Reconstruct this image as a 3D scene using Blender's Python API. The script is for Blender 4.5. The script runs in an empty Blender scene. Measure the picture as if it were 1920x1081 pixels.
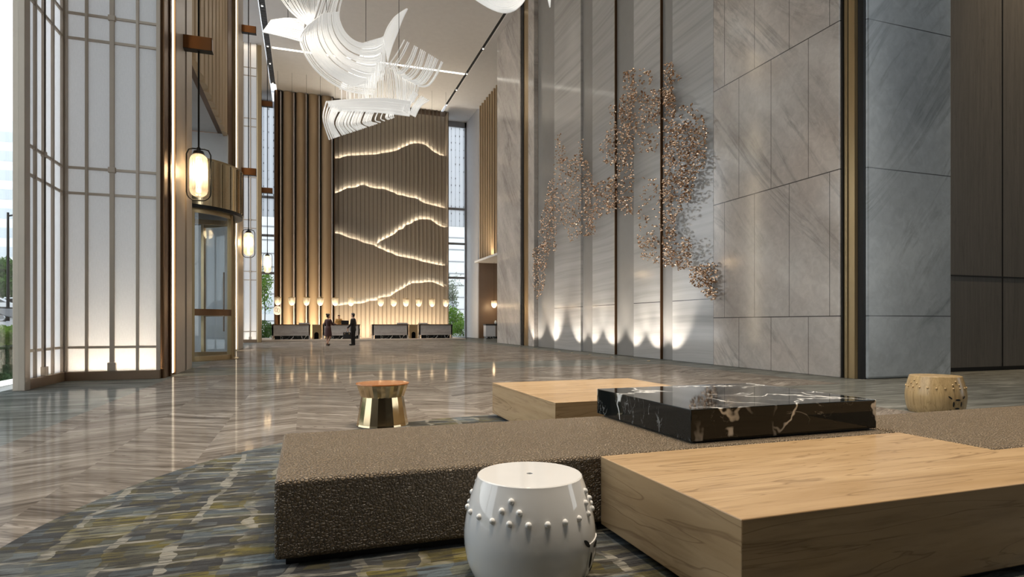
import bpy, bmesh, math, random
from math import sin, cos, pi, atan, atan2, sqrt, radians
from mathutils import Vector, Matrix

random.seed(7)
R = random.Random(11)
COL = bpy.context.scene.collection
SC = bpy.context.scene

# ------------------------------------------------------------------ survey of the room (metres, eye at the origin)
FPX, HORIZON, VPX, EYE = 1128.0, 606.0, 573.0, 1.17
YAW = atan((960 - VPX) / FPX)
SY, CY = sin(YAW), cos(YAW)
H = 18.3            # ceiling height
XL = -2.84          # face of the stone piers on the entrance side
XR = 10.9           # face of the marble wall opposite

def ray(px, py):
    u = (px - 960) / FPX; v = (HORIZON - py) / FPX
    return (SY + u * CY, CY - u * SY, v)
def on_z(px, py, z=0.0):
    r = ray(px, py); t = (z - EYE) / r[2]
    return Vector((r[0] * t, r[1] * t, z))
def on_x(px, py, X):
    r = ray(px, py); t = X / r[0]
    return Vector((X, r[1] * t, EYE + r[2] * t))
def on_y(px, py, Y):
    r = ray(px, py); t = Y / r[1]
    return Vector((r[0] * t, Y, EYE + r[2] * t))

# ------------------------------------------------------------------ object bookkeeping
def tag(o, label=None, cat=None, group=None, kind=None):
    if label: o['label'] = label
    if cat: o['category'] = cat
    if group: o['group'] = group
    if kind: o['kind'] = kind
    return o
def thing(name, label, cat, loc=(0, 0, 0), rz=0.0, group=None):
    o = bpy.data.objects.new(name, None); COL.objects.link(o)
    o.location = loc; o.rotation_euler = (0, 0, rz); o.empty_display_size = 0.2
    return tag(o, label, cat, group)
def wpos(o):
    v = Vector((0, 0, 0))
    while o is not None:
        v += Vector(o.location); o = o.parent
    return v
def copy_tree(o, parent=None):
    c = o.copy(); COL.objects.link(c)
    if parent is not None:
        c.parent = parent
    for ch in list(KIDS.get(o.name, [])):
        k = copy_tree(ch, c)
        KIDS.setdefault(c.name, []).append(k)
    return c
KIDS = {}
def set_parent(c, p):
    c.parent = p
    KIDS.setdefault(p.name, []).append(c)

class MB:
    """collects shapes and links them as ONE mesh object"""
    def __init__(s):
        s.v = []; s.f = []; s.mi = []; s.m = 0
    def add(s, vs, fs):
        b = len(s.v); s.v += [tuple(p) for p in vs]
        for f in fs:
            s.f.append(tuple(b + i for i in f)); s.mi.append(s.m)
        return s
    def box(s, x0, y0, z0, x1, y1, z1):
        if x0 > x1: x0, x1 = x1, x0
        if y0 > y1: y0, y1 = y1, y0
        if z0 > z1: z0, z1 = z1, z0
        v = [(x0, y0, z0), (x1, y0, z0), (x1, y1, z0), (x0, y1, z0), (x0, y0, z1), (x1, y0, z1), (x1, y1, z1), (x0, y1, z1)]
        return s.add(v, [(0, 3, 2, 1), (4, 5, 6, 7), (0, 1, 5, 4), (1, 2, 6, 5), (2, 3, 7, 6), (3, 0, 4, 7)])
    def cbox(s, c, d, rz=0.0):
        x, y, z = d[0] / 2, d[1] / 2, d[2] / 2
        v = []
        for (a, b, e) in ((-x, -y, -z), (x, -y, -z), (x, y, -z), (-x, y, -z), (-x, -y, z), (x, -y, z), (x, y, z), (-x, y, z)):
            v.append((c[0] + a * cos(rz) - b * sin(rz), c[1] + a * sin(rz) + b * cos(rz), c[2] + e))
        return s.add(v, [(0, 3, 2, 1), (4, 5, 6, 7), (0, 1, 5, 4), (1, 2, 6, 5), (2, 3, 7, 6), (3, 0, 4, 7)])
    def prism(s, poly, a, b, axis='z'):
        """poly: list of 2-D points; extruded from a to b along axis"""
        def P(q, t):
            return (q[0], q[1], t) if axis == 'z' else ((q[0], t, q[1]) if axis == 'y' else (t, q[0], q[1]))
        n = len(poly)
        v = [P(q, a) for q in poly] + [P(q, b) for q in poly]
        f = [tuple(range(n))[::-1], tuple(range(n, 2 * n))]
        for i in range(n):
            j = (i + 1) % n; f.append((i, j, n + j, n + i))
        return s.add(v, f)
    def bar(s, p, q, w, t=None, up=(0, 0, 1)):
        """rectangular bar from p to q"""
        t = t or w; p = Vector(p); q = Vector(q); d = (q - p).normalized(); u = Vector(up)
        if abs(d.dot(u)) > 0.98: u = Vector((0, 1, 0))
        a = d.cross(u).normalized() * (w / 2); b = a.cross(d).normalized() * (t / 2)
        v = [p - a - b, p + a - b, p + a + b, p - a + b, q - a - b, q + a - b, q + a + b, q - a + b]
        return s.add(v, [(0, 3, 2, 1), (4, 5, 6, 7), (0, 1, 5, 4), (1, 2, 6, 5), (2, 3, 7, 6), (3, 0, 4, 7)])
    def tube(s, pts, r, n=8, closed=False):
        pts = [Vector(p) for p in pts]; m = len(pts)
        rs = r if isinstance(r, (list, tuple)) else [r] * m
        tang = []
        for i in range(m):
            if closed: d = pts[(i + 1) % m] - pts[i - 1]
            else: d = pts[min(i + 1, m - 1)] - pts[max(i - 1, 0)]
            tang.append(d.normalized() if d.length > 1e-9 else Vector((0, 0, 1)))
        u = Vector((0, 0, 1)) if abs(tang[0].z) < 0.9 else Vector((1, 0, 0))
        a = tang[0].cross(u).normalized(); v = []
        for i in range(m):
            a = (a - tang[i] * a.dot(tang[i]))
            a = a.normalized() if a.length > 1e-6 else tang[i].orthogonal().normalized()
            b = tang[i].cross(a)
            for k in range(n):
                t = 2 * pi * k / n
                v.append(pts[i] + (a * cos(t) + b * sin(t)) * rs[i])
        f = []
        for i in range(m if closed else m - 1):
            i2 = (i + 1) % m
            for k in range(n):
                k2 = (k + 1) % n
                f.append((i * n + k, i * n + k2, i2 * n + k2, i2 * n + k))
        if not closed:
            f.append(tuple(range(n))[::-1]); f.append(tuple((m - 1) * n + k for k in range(n)))
        return s.add(v, f)
    def lathe(s, prof, n=32, c=(0, 0, 0), sx=1.0, sy=1.0, a0=0.0):
        v = []; f = []; m = len(prof)
        for (r, z) in prof:
            for k in range(n):
                t = a0 + 2 * pi * k / n
                v.append((c[0] + r * cos(t) * sx, c[1] + r * sin(t) * sy, c[2] + z))
        for i in range(m - 1):
            for k in range(n):
                k2 = (k + 1) % n
                f.append((i * n + k, i * n + k2, (i + 1) * n + k2, (i + 1) * n + k))
        f.append(tuple(range(n))[::-1]); f.append(tuple((m - 1) * n + k for k in range(n)))
        return s.add(v, f)
    def ball(s, c, r, n=12, m=8, rot=None):
        r = r if isinstance(r, (list, tuple)) else (r, r, r)
        v = []; f = []
        for i in range(m + 1):
            ph = -pi / 2 + pi * i / m
            for k in range(n):
                t = 2 * pi * k / n
                p = Vector((r[0] * cos(ph) * cos(t), r[1] * cos(ph) * sin(t), r[2] * sin(ph)))
                if rot is not None: p = rot @ p
                v.append((c[0] + p.x, c[1] + p.y, c[2] + p.z))
        for i in range(m):
            for k in range(n):
                k2 = (k + 1) % n
                f.append((i * n + k, i * n + k2, (i + 1) * n + k2, (i + 1) * n + k))
        return s.add(v, f)
    def grid(s, P):
        n = len(P); m = len(P[0])
        v = [p for row in P for p in row]
        f = [(i * m + j, i * m + j + 1, (i + 1) * m + j + 1, (i + 1) * m + j) for i in range(n - 1) for j in range(m - 1)]
        return s.add(v, f)
    def build(s, name, mats, parent=None, smooth=None, bevel=0.0, world=True, kind=None, weld=False, recalc=True, segs=2):
        off = wpos(parent) if (parent is not None and world) else Vector((0, 0, 0))
        me = bpy.data.meshes.new(name)
        me.from_pydata([(p[0] - off.x, p[1] - off.y, p[2] - off.z) for p in s.v], [], s.f)
        ml = mats if isinstance(mats, (list, tuple)) else [mats]
        for m in ml: me.materials.append(m)
        if len(ml) > 1:
            me.polygons.foreach_set('material_index', s.mi)
        if recalc or weld:
            bm = bmesh.new(); bm.from_mesh(me)
            if weld: bmesh.ops.remove_doubles(bm, verts=bm.verts, dist=1e-5)
            if recalc: bmesh.ops.recalc_face_normals(bm, faces=bm.faces)
            bm.to_mesh(me); bm.free()
        if smooth is not None:
            me.polygons.foreach_set('use_smooth', [True] * len(me.polygons))
            if smooth < 180: me.set_sharp_from_angle(angle=radians(smooth))
        me.update()
        o = bpy.data.objects.new(name, me); COL.objects.link(o)
        if bevel:
            b = o.modifiers.new('bevel', 'BEVEL'); b.width = bevel; b.segments = segs; b.limit_method = 'ANGLE'; b.angle_limit = radians(40)
            b.harden_normals = False
        if parent is not None: set_parent(o, parent)
        if kind: o['kind'] = kind
        return o

def struct(name, mb, mats, **k):
    return mb.build(name, mats, kind='structure', **k)

def spline(pts, n):
    """Catmull-Rom through pts, n samples"""
    pts = [Vector(p) for p in pts]; m = len(pts); out = []
    for i in range(n):
        t = i / (n - 1) * (m - 1); k = min(int(t), m - 2); u = t - k
        p0 = pts[max(k - 1, 0)]; p1 = pts[k]; p2 = pts[k + 1]; p3 = pts[min(k + 2, m - 1)]
        out.append(0.5 * ((2 * p1) + (p2 - p0) * u + (2 * p0 - 5 * p1 + 4 * p2 - p3) * u * u + (3 * p1 - p0 - 3 * p2 + p3) * u ** 3))
    return out
def lerp_poly(poly, x):
    for (a, b) in zip(poly, poly[1:]):
        if a[0] <= x <= b[0]:
            t = (x - a[0]) / (b[0] - a[0]); return a[1] + (b[1] - a[1]) * t
    return poly[0][1] if x < poly[0][0] else poly[-1][1]

# ------------------------------------------------------------------ materials
class NT:
    def __init__(s, name):
        s.m = bpy.data.materials.new(name); s.m.use_nodes = True
        s.t = s.m.node_tree; s.t.nodes.clear()
        s.out = s.n('ShaderNodeOutputMaterial')
    def n(s, typ, **k):
        nd = s.t.nodes.new(typ)
        for a, b in k.items(): setattr(nd, a, b)
        return nd
    def link(s, a, b): s.t.links.new(a, b)
    def put(s, sock, v):
        if hasattr(v, 'is_output') or isinstance(v, bpy.types.NodeSocket): s.link(v, sock)
        else: sock.default_value = v
    def math(s, op, a, b=None, c=None, clamp=False):
        nd = s.n('ShaderNodeMath', operation=op, use_clamp=clamp)
        s.put(nd.inputs[0], a)
        if b is not None: s.put(nd.inputs[1], b)
        if c is not None: s.put(nd.inputs[2], c)
        return nd.outputs[0]
    def coords(s):
        return s.n('ShaderNodeTexCoord').outputs['Object']
    def sep(s, v):
        nd = s.n('ShaderNodeSeparateXYZ'); s.link(v, nd.inputs[0]); return nd.outputs
    def comb(s, x, y, z):
        nd = s.n('ShaderNodeCombineXYZ')
        for i, q in enumerate((x, y, z)): s.put(nd.inputs[i], q)
        return nd.outputs[0]
    def mapping(s, v, scale=(1, 1, 1), rot=(0, 0, 0), loc=(0, 0, 0)):
        nd = s.n('ShaderNodeMapping'); s.link(v, nd.inputs['Vector'])
        nd.inputs['Scale'].default_value = scale; nd.inputs['Rotation'].default_value = rot; nd.inputs['Location'].default_value = loc
        return nd.outputs[0]
    def noise(s, v, scale=1.0, detail=4.0, rough=0.55, dist=0.0, col=False):
        nd = s.n('ShaderNodeTexNoise'); s.link(v, nd.inputs['Vector'])
        nd.inputs['Scale'].default_value = scale; nd.inputs['Detail'].default_value = detail
        nd.inputs['Roughness'].default_value = rough; nd.inputs['Distortion'].default_value = dist
        return nd.outputs[1 if col else 0]
    def ramp(s, fac, stops, interp='LINEAR'):
        nd = s.n('ShaderNodeValToRGB'); s.link(fac, nd.inputs[0]); cr = nd.color_ramp; cr.interpolation = interp
        while len(cr.elements) < len(stops): cr.elements.new(0.5)
        for e, (p, c) in zip(cr.elements, stops):
            e.position = p; e.color = (c[0], c[1], c[2], 1) if isinstance(c, (tuple, list)) else (c, c, c, 1)
        return nd.outputs[0]
    def mix(s, fac, a, b, blend='MIX'):
        nd = s.n('ShaderNodeMix', data_type='RGBA', blend_type=blend)
        s.put(nd.inputs[0], fac)
        for sock, v in ((nd.inputs[6], a), (nd.inputs[7], b)):
            if isinstance(v, (tuple, list)): sock.default_value = (v[0], v[1], v[2], 1)
            else: s.link(v, sock)
        return nd.outputs[2]
    def bump(s, h, strength=0.2, dist=0.01):
        nd = s.n('ShaderNodeBump'); s.link(h, nd.inputs['Height'])
        nd.inputs['Strength'].default_value = strength; nd.inputs['Distance'].default_value = dist
        return nd.outputs[0]
    def bsdf(s, base=(0.5, 0.5, 0.5), rough=0.5, metal=0.0, spec=None, normal=None, emit=None, estr=0.0, coat=0.0, trans=0.0, sheen=0.0, subsurf=0.0, ior=None):
        b = s.n('ShaderNodeBsdfPrincipled')
        if isinstance(base, (tuple, list)): b.inputs['Base Color'].default_value = (base[0], base[1], base[2], 1)
        else: s.link(base, b.inputs['Base Color'])
        s.put(b.inputs['Roughness'], rough); s.put(b.inputs['Metallic'], metal)
        if spec is not None: b.inputs['Specular IOR Level'].default_value = spec
        if ior is not None: b.inputs['IOR'].default_value = ior
        if normal is not None: s.link(normal, b.inputs['Normal'])
        if emit is not None:
            b.inputs['Emission Color'].default_value = (emit[0], emit[1], emit[2], 1); b.inputs['Emission Strength'].default_value = estr
        b.inputs['Coat Weight'].default_value = coat; b.inputs['Coat Roughness'].default_value = 0.06
        b.inputs['Transmission Weight'].default_value = trans
        b.inputs['Sheen Weight'].default_value = sheen
        s.link(b.outputs[0], s.out.inputs[0])
        return b

def simple(name, base, rough=0.5, metal=0.0, **k):
    # a faint procedural mottling keeps plain finishes from looking synthetic
    t = NT(name)
    v = t.coords()
    nz = t.noise(v, 3.0, 3.0)
    c = t.mix(nz, tuple(x * 0.93 for x in base), tuple(min(1, x * 1.06) for x in base))
    t.bsdf(c, rough, metal, **k)
    return t.m

def emitter(name, col, strength):
    t = NT(name); e = t.n('ShaderNodeEmission')
    e.inputs[0].default_value = (*col, 1); e.inputs[1].default_value = strength
    t.link(e.outputs[0], t.out.inputs[0]); return t.m

def brushed(name, base, rough=0.3, streak=(60, 60, 0.6), amt=0.12, metal=1.0):
    t = NT(name); v = t.coords()
    n = t.noise(t.mapping(v, streak), 1.0, 3.0)
    c = t.mix(n, tuple(x * (1 - amt) for x in base), tuple(min(1, x * (1 + amt)) for x in base))
    r = t.math('MULTIPLY_ADD', n, 0.15, rough - 0.07)
    t.bsdf(c, r, metal); return t.m

def marble(name, light, dark, vein, rough=0.12, scale=1.0, axis='yz', ang=0.75, coat=0.0, seams=None, warm=None):
    """grey stone with diagonal veins; the vein direction lies in the plane of the slab"""
    t = NT(name); v = t.coords()
    x, y, z = t.sep(v)
    a = y if axis == 'yz' else x
    ca, sa = cos(ang), sin(ang)
    u = t.math('ADD', t.math('MULTIPLY', a, ca), t.math('MULTIPLY', z, sa))
    w = t.math('SUBTRACT', t.math('MULTIPLY', z, ca), t.math('MULTIPLY', a, sa))
    q = t.comb(t.math('MULTIPLY', u, 0.45), t.math('MULTIPLY', w, 1.5), 0.0)
    n1 = t.noise(q, 0.55 * scale, 6.0, 0.55, 0.5)
    n2 = t.noise(t.comb(t.math('MULTIPLY', u, 0.32), t.math('MULTIPLY', w, 1.7), 3.1), 0.50 * scale, 7.0, 0.62, 1.0)
    fine = t.noise(v, 5.0, 5.0, 0.6, 1.0)
    n1 = t.math('ADD', t.math('MULTIPLY', n1, 0.68), t.math('MULTIPLY', fine, 0.32))
    base = t.ramp(n1, [(0.34, dark), (0.50, tuple((p + r) / 2 for p, r in zip(light, dark))), (0.64, light)])
    if warm:
        n3 = t.noise(v, 0.35, 2.0)
        base = t.mix(t.ramp(n3, [(0.42, 0.0), (0.66, 0.6)]), base, warm, 'MULTIPLY')
    ridge = t.math('ABSOLUTE', t.math('SUBTRACT', n2, 0.5))
    vn = t.math('MULTIPLY', t.ramp(ridge, [(0.0, 0.62), (0.012, 0.35), (0.05, 0.0)]), t.ramp(t.noise(v, 0.45, 3.0), [(0.42, 0.0), (0.62, 1.0)]))
    c = t.mix(vn, base, vein)
    if seams:
        c = t.mix(seams(t, x, y, z), c, tuple(q * 0.25 for q in dark))
    t.bsdf(c, rough, 0.0, coat=coat); return t.m

def seam_at(t, coord, pos, w):
    return t.math('LESS_THAN', t.math('ABSOLUTE', t.math('SUBTRACT', coord, pos)), w)

def wood(name, a, b, dark, axis='x', rough=0.35, scale=1.0, bump=0.08):
    t = NT(name); v = t.coords()
    sc = {'x': (0.5, 5.0, 5.0), 'y': (5.0, 0.5, 5.0), 'z': (14.0, 14.0, 0.5)}[axis]
    if axis == 'x':
        x, y, z = t.sep(v); nx = t.sep(t.n('ShaderNodeNewGeometry').outputs['Normal'])[0]
        mv = t.n('ShaderNodeMix', data_type='VECTOR'); t.link(t.math('GREATER_THAN', t.math('ABSOLUTE', nx), 0.6), mv.inputs[0])
        t.link(v, mv.inputs[4]); t.link(t.comb(y, t.math('ADD', x, 3.0), z), mv.inputs[5]); v = mv.outputs[1]
    m = t.mapping(v, tuple(q * scale for q in sc))
    n1 = t.noise(m, 1.0, 6.0, 0.6, 0.8)
    n2 = t.noise(t.mapping(v, tuple(q * 5 * scale for q in sc)), 1.0, 4.0, 0.6)
    c = t.mix(t.ramp(n1, [(0.32, 0.0), (0.68, 1.0)]), a, b)
    c = t.mix(t.ramp(n2, [(0.30, 0.35), (0.5, 0.0)]), c, dark)
    n3 = t.noise(t.mapping(v, tuple(q * 0.8 * scale for q in sc)), 1.0, 3.0, 0.5, 1.5)
    rg = t.math('ABSOLUTE', t.math('SUBTRACT', n3, 0.5))
    c = t.mix(t.ramp(rg, [(0.0, 0.55), (0.012, 0.0)]), c, dark)
    t.bsdf(c, rough, 0.0, normal=t.bump(n2, bump, 0.003), spec=0.4); return t.m

def floor_stone():
    t = NT('chevron veined stone'); v = t.coords(); x, y, z = t.sep(v)
    W = 0.78
    k = t.math('DIVIDE', t.math('ADD', x, 20.0 - 0.4), W)
    fl = t.math('FLOOR', k); fr = t.math('SUBTRACT', k, fl)
    par = t.math('MODULO', fl, 2.0)
    sgn = t.math('SUBTRACT', t.math('MULTIPLY', par, 2.0), 1.0)
    slope = 0.55
    vv = t.math('ADD', y, t.math('MULTIPLY', t.math('MULTIPLY', sgn, t.math('SUBTRACT', fr, 0.5)), slope * W))
    pid = t.math('FLOOR', t.math('DIVIDE', vv, 0.42))
    rnd = t.n('ShaderNodeTexWhiteNoise', noise_dimensions='2D'); t.link(t.comb(fl, pid, 0), rnd.inputs['Vector'])
    r = rnd.outputs[0]
    off = t.math('MULTIPLY', r, 37.0)
    g = t.comb(t.math('ADD', t.math('MULTIPLY', fr, 0.55), off), t.math('MULTIPLY', vv, 3.4), off)
    n1 = t.noise(g, 1.0, 5.0, 0.6, 1.2)
    ring = t.math('SINE', t.math('MULTIPLY', t.noise(t.comb(t.math('ADD', t.math('MULTIPLY', fr, 0.40), off), t.math('MULTIPLY', vv, 2.6), off), 1.0, 3.0, 0.55, 0.7), 95.0))
    n2 = t.noise(t.comb(t.math('ADD', t.math('MULTIPLY', fr, 0.7), off), t.math('MULTIPLY', vv, 20.0), off), 1.0, 5.0, 0.62, 1.0)
    c = t.ramp(n1, [(0.28, (0.072, 0.060, 0.050)), (0.44, (0.165, 0.142, 0.120)), (0.58, (0.245, 0.216, 0.186)), (0.74, (0.36, 0.33, 0.29))])
    c = t.mix(t.ramp(ring, [(0.55, 0.0), (0.95, 0.42)]), c, (0.062, 0.050, 0.041))
    c = t.mix(t.ramp(n2, [(0.30, 0.65), (0.47, 0.0)]), c, (0.060, 0.049, 0.040))
    c = t.mix(t.ramp(n2, [(0.62, 0.0), (0.76, 0.6)]), c, (0.55, 0.52, 0.47))
    c = t.mix(t.math('MULTIPLY', r, 0.35), c, (0.085, 0.072, 0.060))
    # grey-green border stone along both walls and in one band across the hall
    bn = t.noise(t.comb(t.math('MULTIPLY', x, 0.9), t.math('MULTIPLY', y, 5.0), 0), 1.0, 6.0, 0.6, 1.2)
    bc = t.ramp(bn, [(0.3, (0.075, 0.075, 0.066)), (0.55, (0.15, 0.152, 0.138)), (0.75, (0.26, 0.26, 0.24))])
    m = t.math('LESS_THAN', x, -2.75)
    m = t.math('MAXIMUM', m, t.math('GREATER_THAN', x, 9.85))
    m = t.math('MAXIMUM', m, t.math('LESS_THAN', t.math('ABSOLUTE', t.math('SUBTRACT', y, 16.3)), 1.25))
    m = t.math('MAXIMUM', m, t.math('MULTIPLY', t.math('GREATER_THAN', x, 7.6), t.math('LESS_THAN', y, 9.0)))
    c = t.mix(m, c, bc)
    d = t.n('ShaderNodeBsdfDiffuse'); t.link(c, d.inputs[0])
    gl = t.n('ShaderNodeBsdfGlossy'); gl.inputs['Roughness'].default_value = 0.07; gl.inputs[0].default_value = (0.9, 0.9, 0.9, 1)
    lw = t.n('ShaderNodeLayerWeight'); lw.inputs['Blend'].default_value = 0.5
    mx = t.n('ShaderNodeMixShader'); t.link(t.math('MULTIPLY_ADD', t.math('POWER', lw.outputs['Facing'], 6.0), 0.15, 0.02), mx.inputs[0])
    t.link(d.outputs[0], mx.inputs[1]); t.link(gl.outputs[0], mx.inputs[2]); t.link(mx.outputs[0], t.out.inputs[0]); return t.m

def rug_mat():
    t = NT('woven rug'); v = t.coords()
    wv = t.noise(v, 1.6, 4.0, 0.6, 0.0, True)
    ad = t.n('ShaderNodeVectorMath', operation='MULTIPLY_ADD'); t.link(wv, ad.inputs[0]); ad.inputs[1].default_value = (0.34, 0.20, 0); t.link(v, ad.inputs[2])
    x, y, z = t.sep(t.mapping(ad.outputs[0], (1, 1, 1), (0, 0, 0.06)))
    def cell(sx, sy, ox):
        kx = t.math('DIVIDE', t.math('ADD', x, 40 + ox), sx); ky = t.math('DIVIDE', t.math('ADD', y, 40 + ox), sy)
        fx = t.math('FLOOR', kx); fy = t.math('FLOOR', ky)
        rn = t.n('ShaderNodeTexWhiteNoise', noise_dimensions='2D'); t.link(t.comb(fx, fy, 0), rn.inputs['Vector'])
        return rn.outputs[0], t.math('SUBTRACT', kx, fx), t.math('SUBTRACT', ky, fy)
    r1, ax, ay = cell(0.30, 0.17, 0.0)
    r2, bx, by = cell(0.11, 0.055, 0.37)
    pal = [(0.0, (0.030, 0.030, 0.030)), (0.22, (0.105, 0.088, 0.022)), (0.40, (0.045, 0.046, 0.046)), (0.56, (0.085, 0.108, 0.122)), (0.70, (0.060, 0.052, 0.022)), (0.84, (0.12, 0.135, 0.14)), (0.94, (0.17, 0.155, 0.085))]
    c1 = t.ramp(r1, pal, 'CONSTANT'); c2 = t.ramp(r2, pal, 'CONSTANT')
    c = t.mix(0.42, c1, c2)
    patch = t.noise(v, 0.8, 2.0)
    c = t.mix(t.ramp(patch, [(0.52, 0.0), (0.60, 0.5)]), c, (0.030, 0.030, 0.030))
    ln = t.math('MAXIMUM', t.math('LESS_THAN', ax, 0.16), t.math('LESS_THAN', ay, 0.17))
    brk = t.ramp(t.noise(v, 2.4, 3.0), [(0.44, 0.0), (0.56, 0.8)])
    n = t.noise(t.mapping(v, (4.0, 30.0, 1)), 1.0, 6.0, 0.68, 0.4)
    c = t.mix(t.math('MULTIPLY', ln, brk), c, (0.25, 0.24, 0.205))
    c = t.mix(t.ramp(n, [(0.40, 0.85), (0.52, 0.0)]), c, (0.018, 0.017, 0.016))
    c = t.mix(t.ramp(n, [(0.60, 0.0), (0.70, 0.5)]), c, (0.27, 0.25, 0.19))
    f = t.noise(v, 220.0, 2.0)
    t.bsdf(c, 0.95, 0.0, normal=t.bump(f, 0.5, 0.004), sheen=0.1, spec=0.1); return t.m

def leather_mat():
    t = NT('brown grained leather'); v = t.coords()
    vo = t.n('ShaderNodeTexVoronoi', feature='DISTANCE_TO_EDGE'); vo.inputs['Scale'].default_value = 62.0
    wob = t.noise(v, 40.0, 2.0, col=True)
    ad = t.n('ShaderNodeVectorMath', operation='MULTIPLY_ADD'); t.link(wob, ad.inputs[0]); ad.inputs[1].default_value = (0.012, 0.012, 0.012); t.link(v, ad.inputs[2])
    t.link(ad.outputs[0], vo.inputs['Vector'])
    h = t.ramp(vo.outputs['Distance'], [(0.0, 0.0), (0.12, 0.75), (0.4, 1.0)])
    n = t.noise(v, 1.7, 4.0)
    c = t.mix(n, (0.20, 0.150, 0.095), (0.25, 0.192, 0.128))
    c = t.mix(t.math('MULTIPLY', t.math('SUBTRACT', 1.0, h), 0.35), c, (0.10, 0.072, 0.042))
    t.bsdf(c, 0.42, 0.0, normal=t.bump(h, 1.0, 0.012), spec=0.45); return t.m

def black_marble_mat():
    t = NT('black marble with white veins'); v = t.coords()
    w = t.noise(v, 1.6, 4.0, 0.6, 0.0, True)
    ad = t.n('ShaderNodeVectorMath', operation='MULTIPLY_ADD'); t.link(w, ad.inputs[0]); ad.inputs[1].default_value = (0.7, 0.7, 0.7); t.link(v, ad.inputs[2])
    vo = t.n('ShaderNodeTexVoronoi', feature='DISTANCE_TO_EDGE'); vo.inputs['Scale'].default_value = 1.25
    t.link(t.mapping(ad.outputs[0], (1.0, 1.7, 1.0), (0, 0, 0.5)), vo.inputs['Vector'])
    msk = t.noise(v, 1.5, 2.0)
    wid = t.ramp(msk, [(0.40, 0.0), (0.56, 1.0)])
    ln = t.math('MULTIPLY', t.ramp(vo.outputs['Distance'], [(0.0, 1.0), (0.010, 0.8), (0.022, 0.0)]), wid)
    n2 = t.noise(t.mapping(v, (2.0, 9.0, 4.0), (0.2, 0.1, 0.45)), 1.0, 5.0, 0.6, 0.8)
    r2 = t.math('ABSOLUTE', t.math('SUBTRACT', n2, 0.5))
    fine = t.math('MULTIPLY', t.ramp(r2, [(0.0, 0.5), (0.010, 0.0)]), t.ramp(t.noise(v, 3.0, 2.0), [(0.5, 0.0), (0.62, 1.0)]))
    c = t.mix(t.noise(v, 2.0, 3.0), (0.004, 0.005, 0.005), (0.012, 0.015, 0.015))
    c = t.mix(fine, c, (0.55, 0.56, 0.55))
    c = t.mix(ln, c, (0.82, 0.82, 0.80))
    t.bsdf(c, 0.035, 0.0, spec=0.28); return t.m

def fabric_pane():
    """woven translucent screen cloth"""
    t = NT('translucent woven screen'); v = t.coords(); x, y, z = t.sep(v)
    s = t.math('ADD', x, y)
    n = t.noise(t.comb(t.math('MULTIPLY', s, 70.0), 0.0, t.math('MULTIPLY', z, 9.0)), 1.0, 3.0)
    n2 = t.noise(t.comb(t.math('MULTIPLY', s, 30.0), 0.0, t.math('MULTIPLY', z, 60.0)), 1.0, 2.0)
    c = t.mix(t.math('MULTIPLY_ADD', n2, 0.4, t.math('MULTIPLY', n, 0.6)), (0.70, 0.70, 0.70), (0.92, 0.92, 0.92))
    d = t.n('ShaderNodeBsdfDiffuse'); t.link(c, d.inputs[0])
    tr = t.n('ShaderNodeBsdfTranslucent'); t.link(c, tr.inputs[0])
    mx = t.n('ShaderNodeMixShader'); mx.inputs[0].default_value = 0.6
    t.link(d.outputs[0], mx.inputs[1]); t.link(tr.outputs[0], mx.inputs[2]); t.link(mx.outputs[0], t.out.inputs[0])
    return t.m

def glass_mat(name, tint=(0.95, 0.97, 0.97), refl=1.0, rough=0.0):
    """thin clear sheet: see-through with a Fresnel reflection"""
    t = NT(name)
    tr = t.n('ShaderNodeBsdfTransparent'); tr.inputs[0].default_value = (*tint, 1)
    gl = t.n('ShaderNodeBsdfGlossy'); gl.inputs['Roughness'].default_value = rough
    lw = t.n('ShaderNodeLayerWeight'); lw.inputs['Blend'].default_value = 0.5
    fr = t.math('MULTIPLY_ADD', t.math('POWER', lw.outputs['Facing'], 4.0), 0.6, 0.03)
    mx = t.n('ShaderNodeMixShader'); t.link(t.math('MULTIPLY', fr, refl), mx.inputs[0])
    t.link(tr.outputs[0], mx.inputs[1]); t.link(gl.outputs[0], mx.inputs[2]); t.link(mx.outputs[0], t.out.inputs[0])
    return t.m

def frit_mat():
    t = NT('fritted glass'); v = t.coords(); x, y, z = t.sep(v)
    n = t.noise(t.comb(t.math('MULTIPLY', x, 5.0), 0, t.math('MULTIPLY', z, 2.2)), 1.0, 2.0)
    fx = t.math('FRACT', t.math('DIVIDE', x, 0.36)); ln = t.math('LESS_THAN', t.math('ABSOLUTE', t.math('SUBTRACT', fx, 0.5)), 0.09)
    fz = t.math('FRACT', t.math('DIVIDE', z, 0.6)); dz = t.math('LESS_THAN', t.math('ABSOLUTE', t.math('SUBTRACT', fz, 0.5)), 0.12)
    dots = t.math('MULTIPLY', t.math('MULTIPLY', ln, dz), t.math('GREATER_THAN', n, 0.5))
    c = t.mix(t.math('MULTIPLY', ln, 0.45), (0.80, 0.82, 0.84), (0.42, 0.44, 0.46))
    c = t.mix(t.math('MULTIPLY', dots, 0.85), c, (0.12, 0.12, 0.12))
    d = t.n('ShaderNodeBsdfDiffuse'); t.link(c, d.inputs[0]); tr = t.n('ShaderNodeBsdfTranslucent'); t.link(c, tr.inputs[0])
    mx = t.n('ShaderNodeMixShader'); mx.inputs[0].default_value = 0.8
    t.link(d.outputs[0], mx.inputs[1]); t.link(tr.outputs[0], mx.inputs[2]); t.link(mx.outputs[0], t.out.inputs[0]); return t.m

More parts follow.
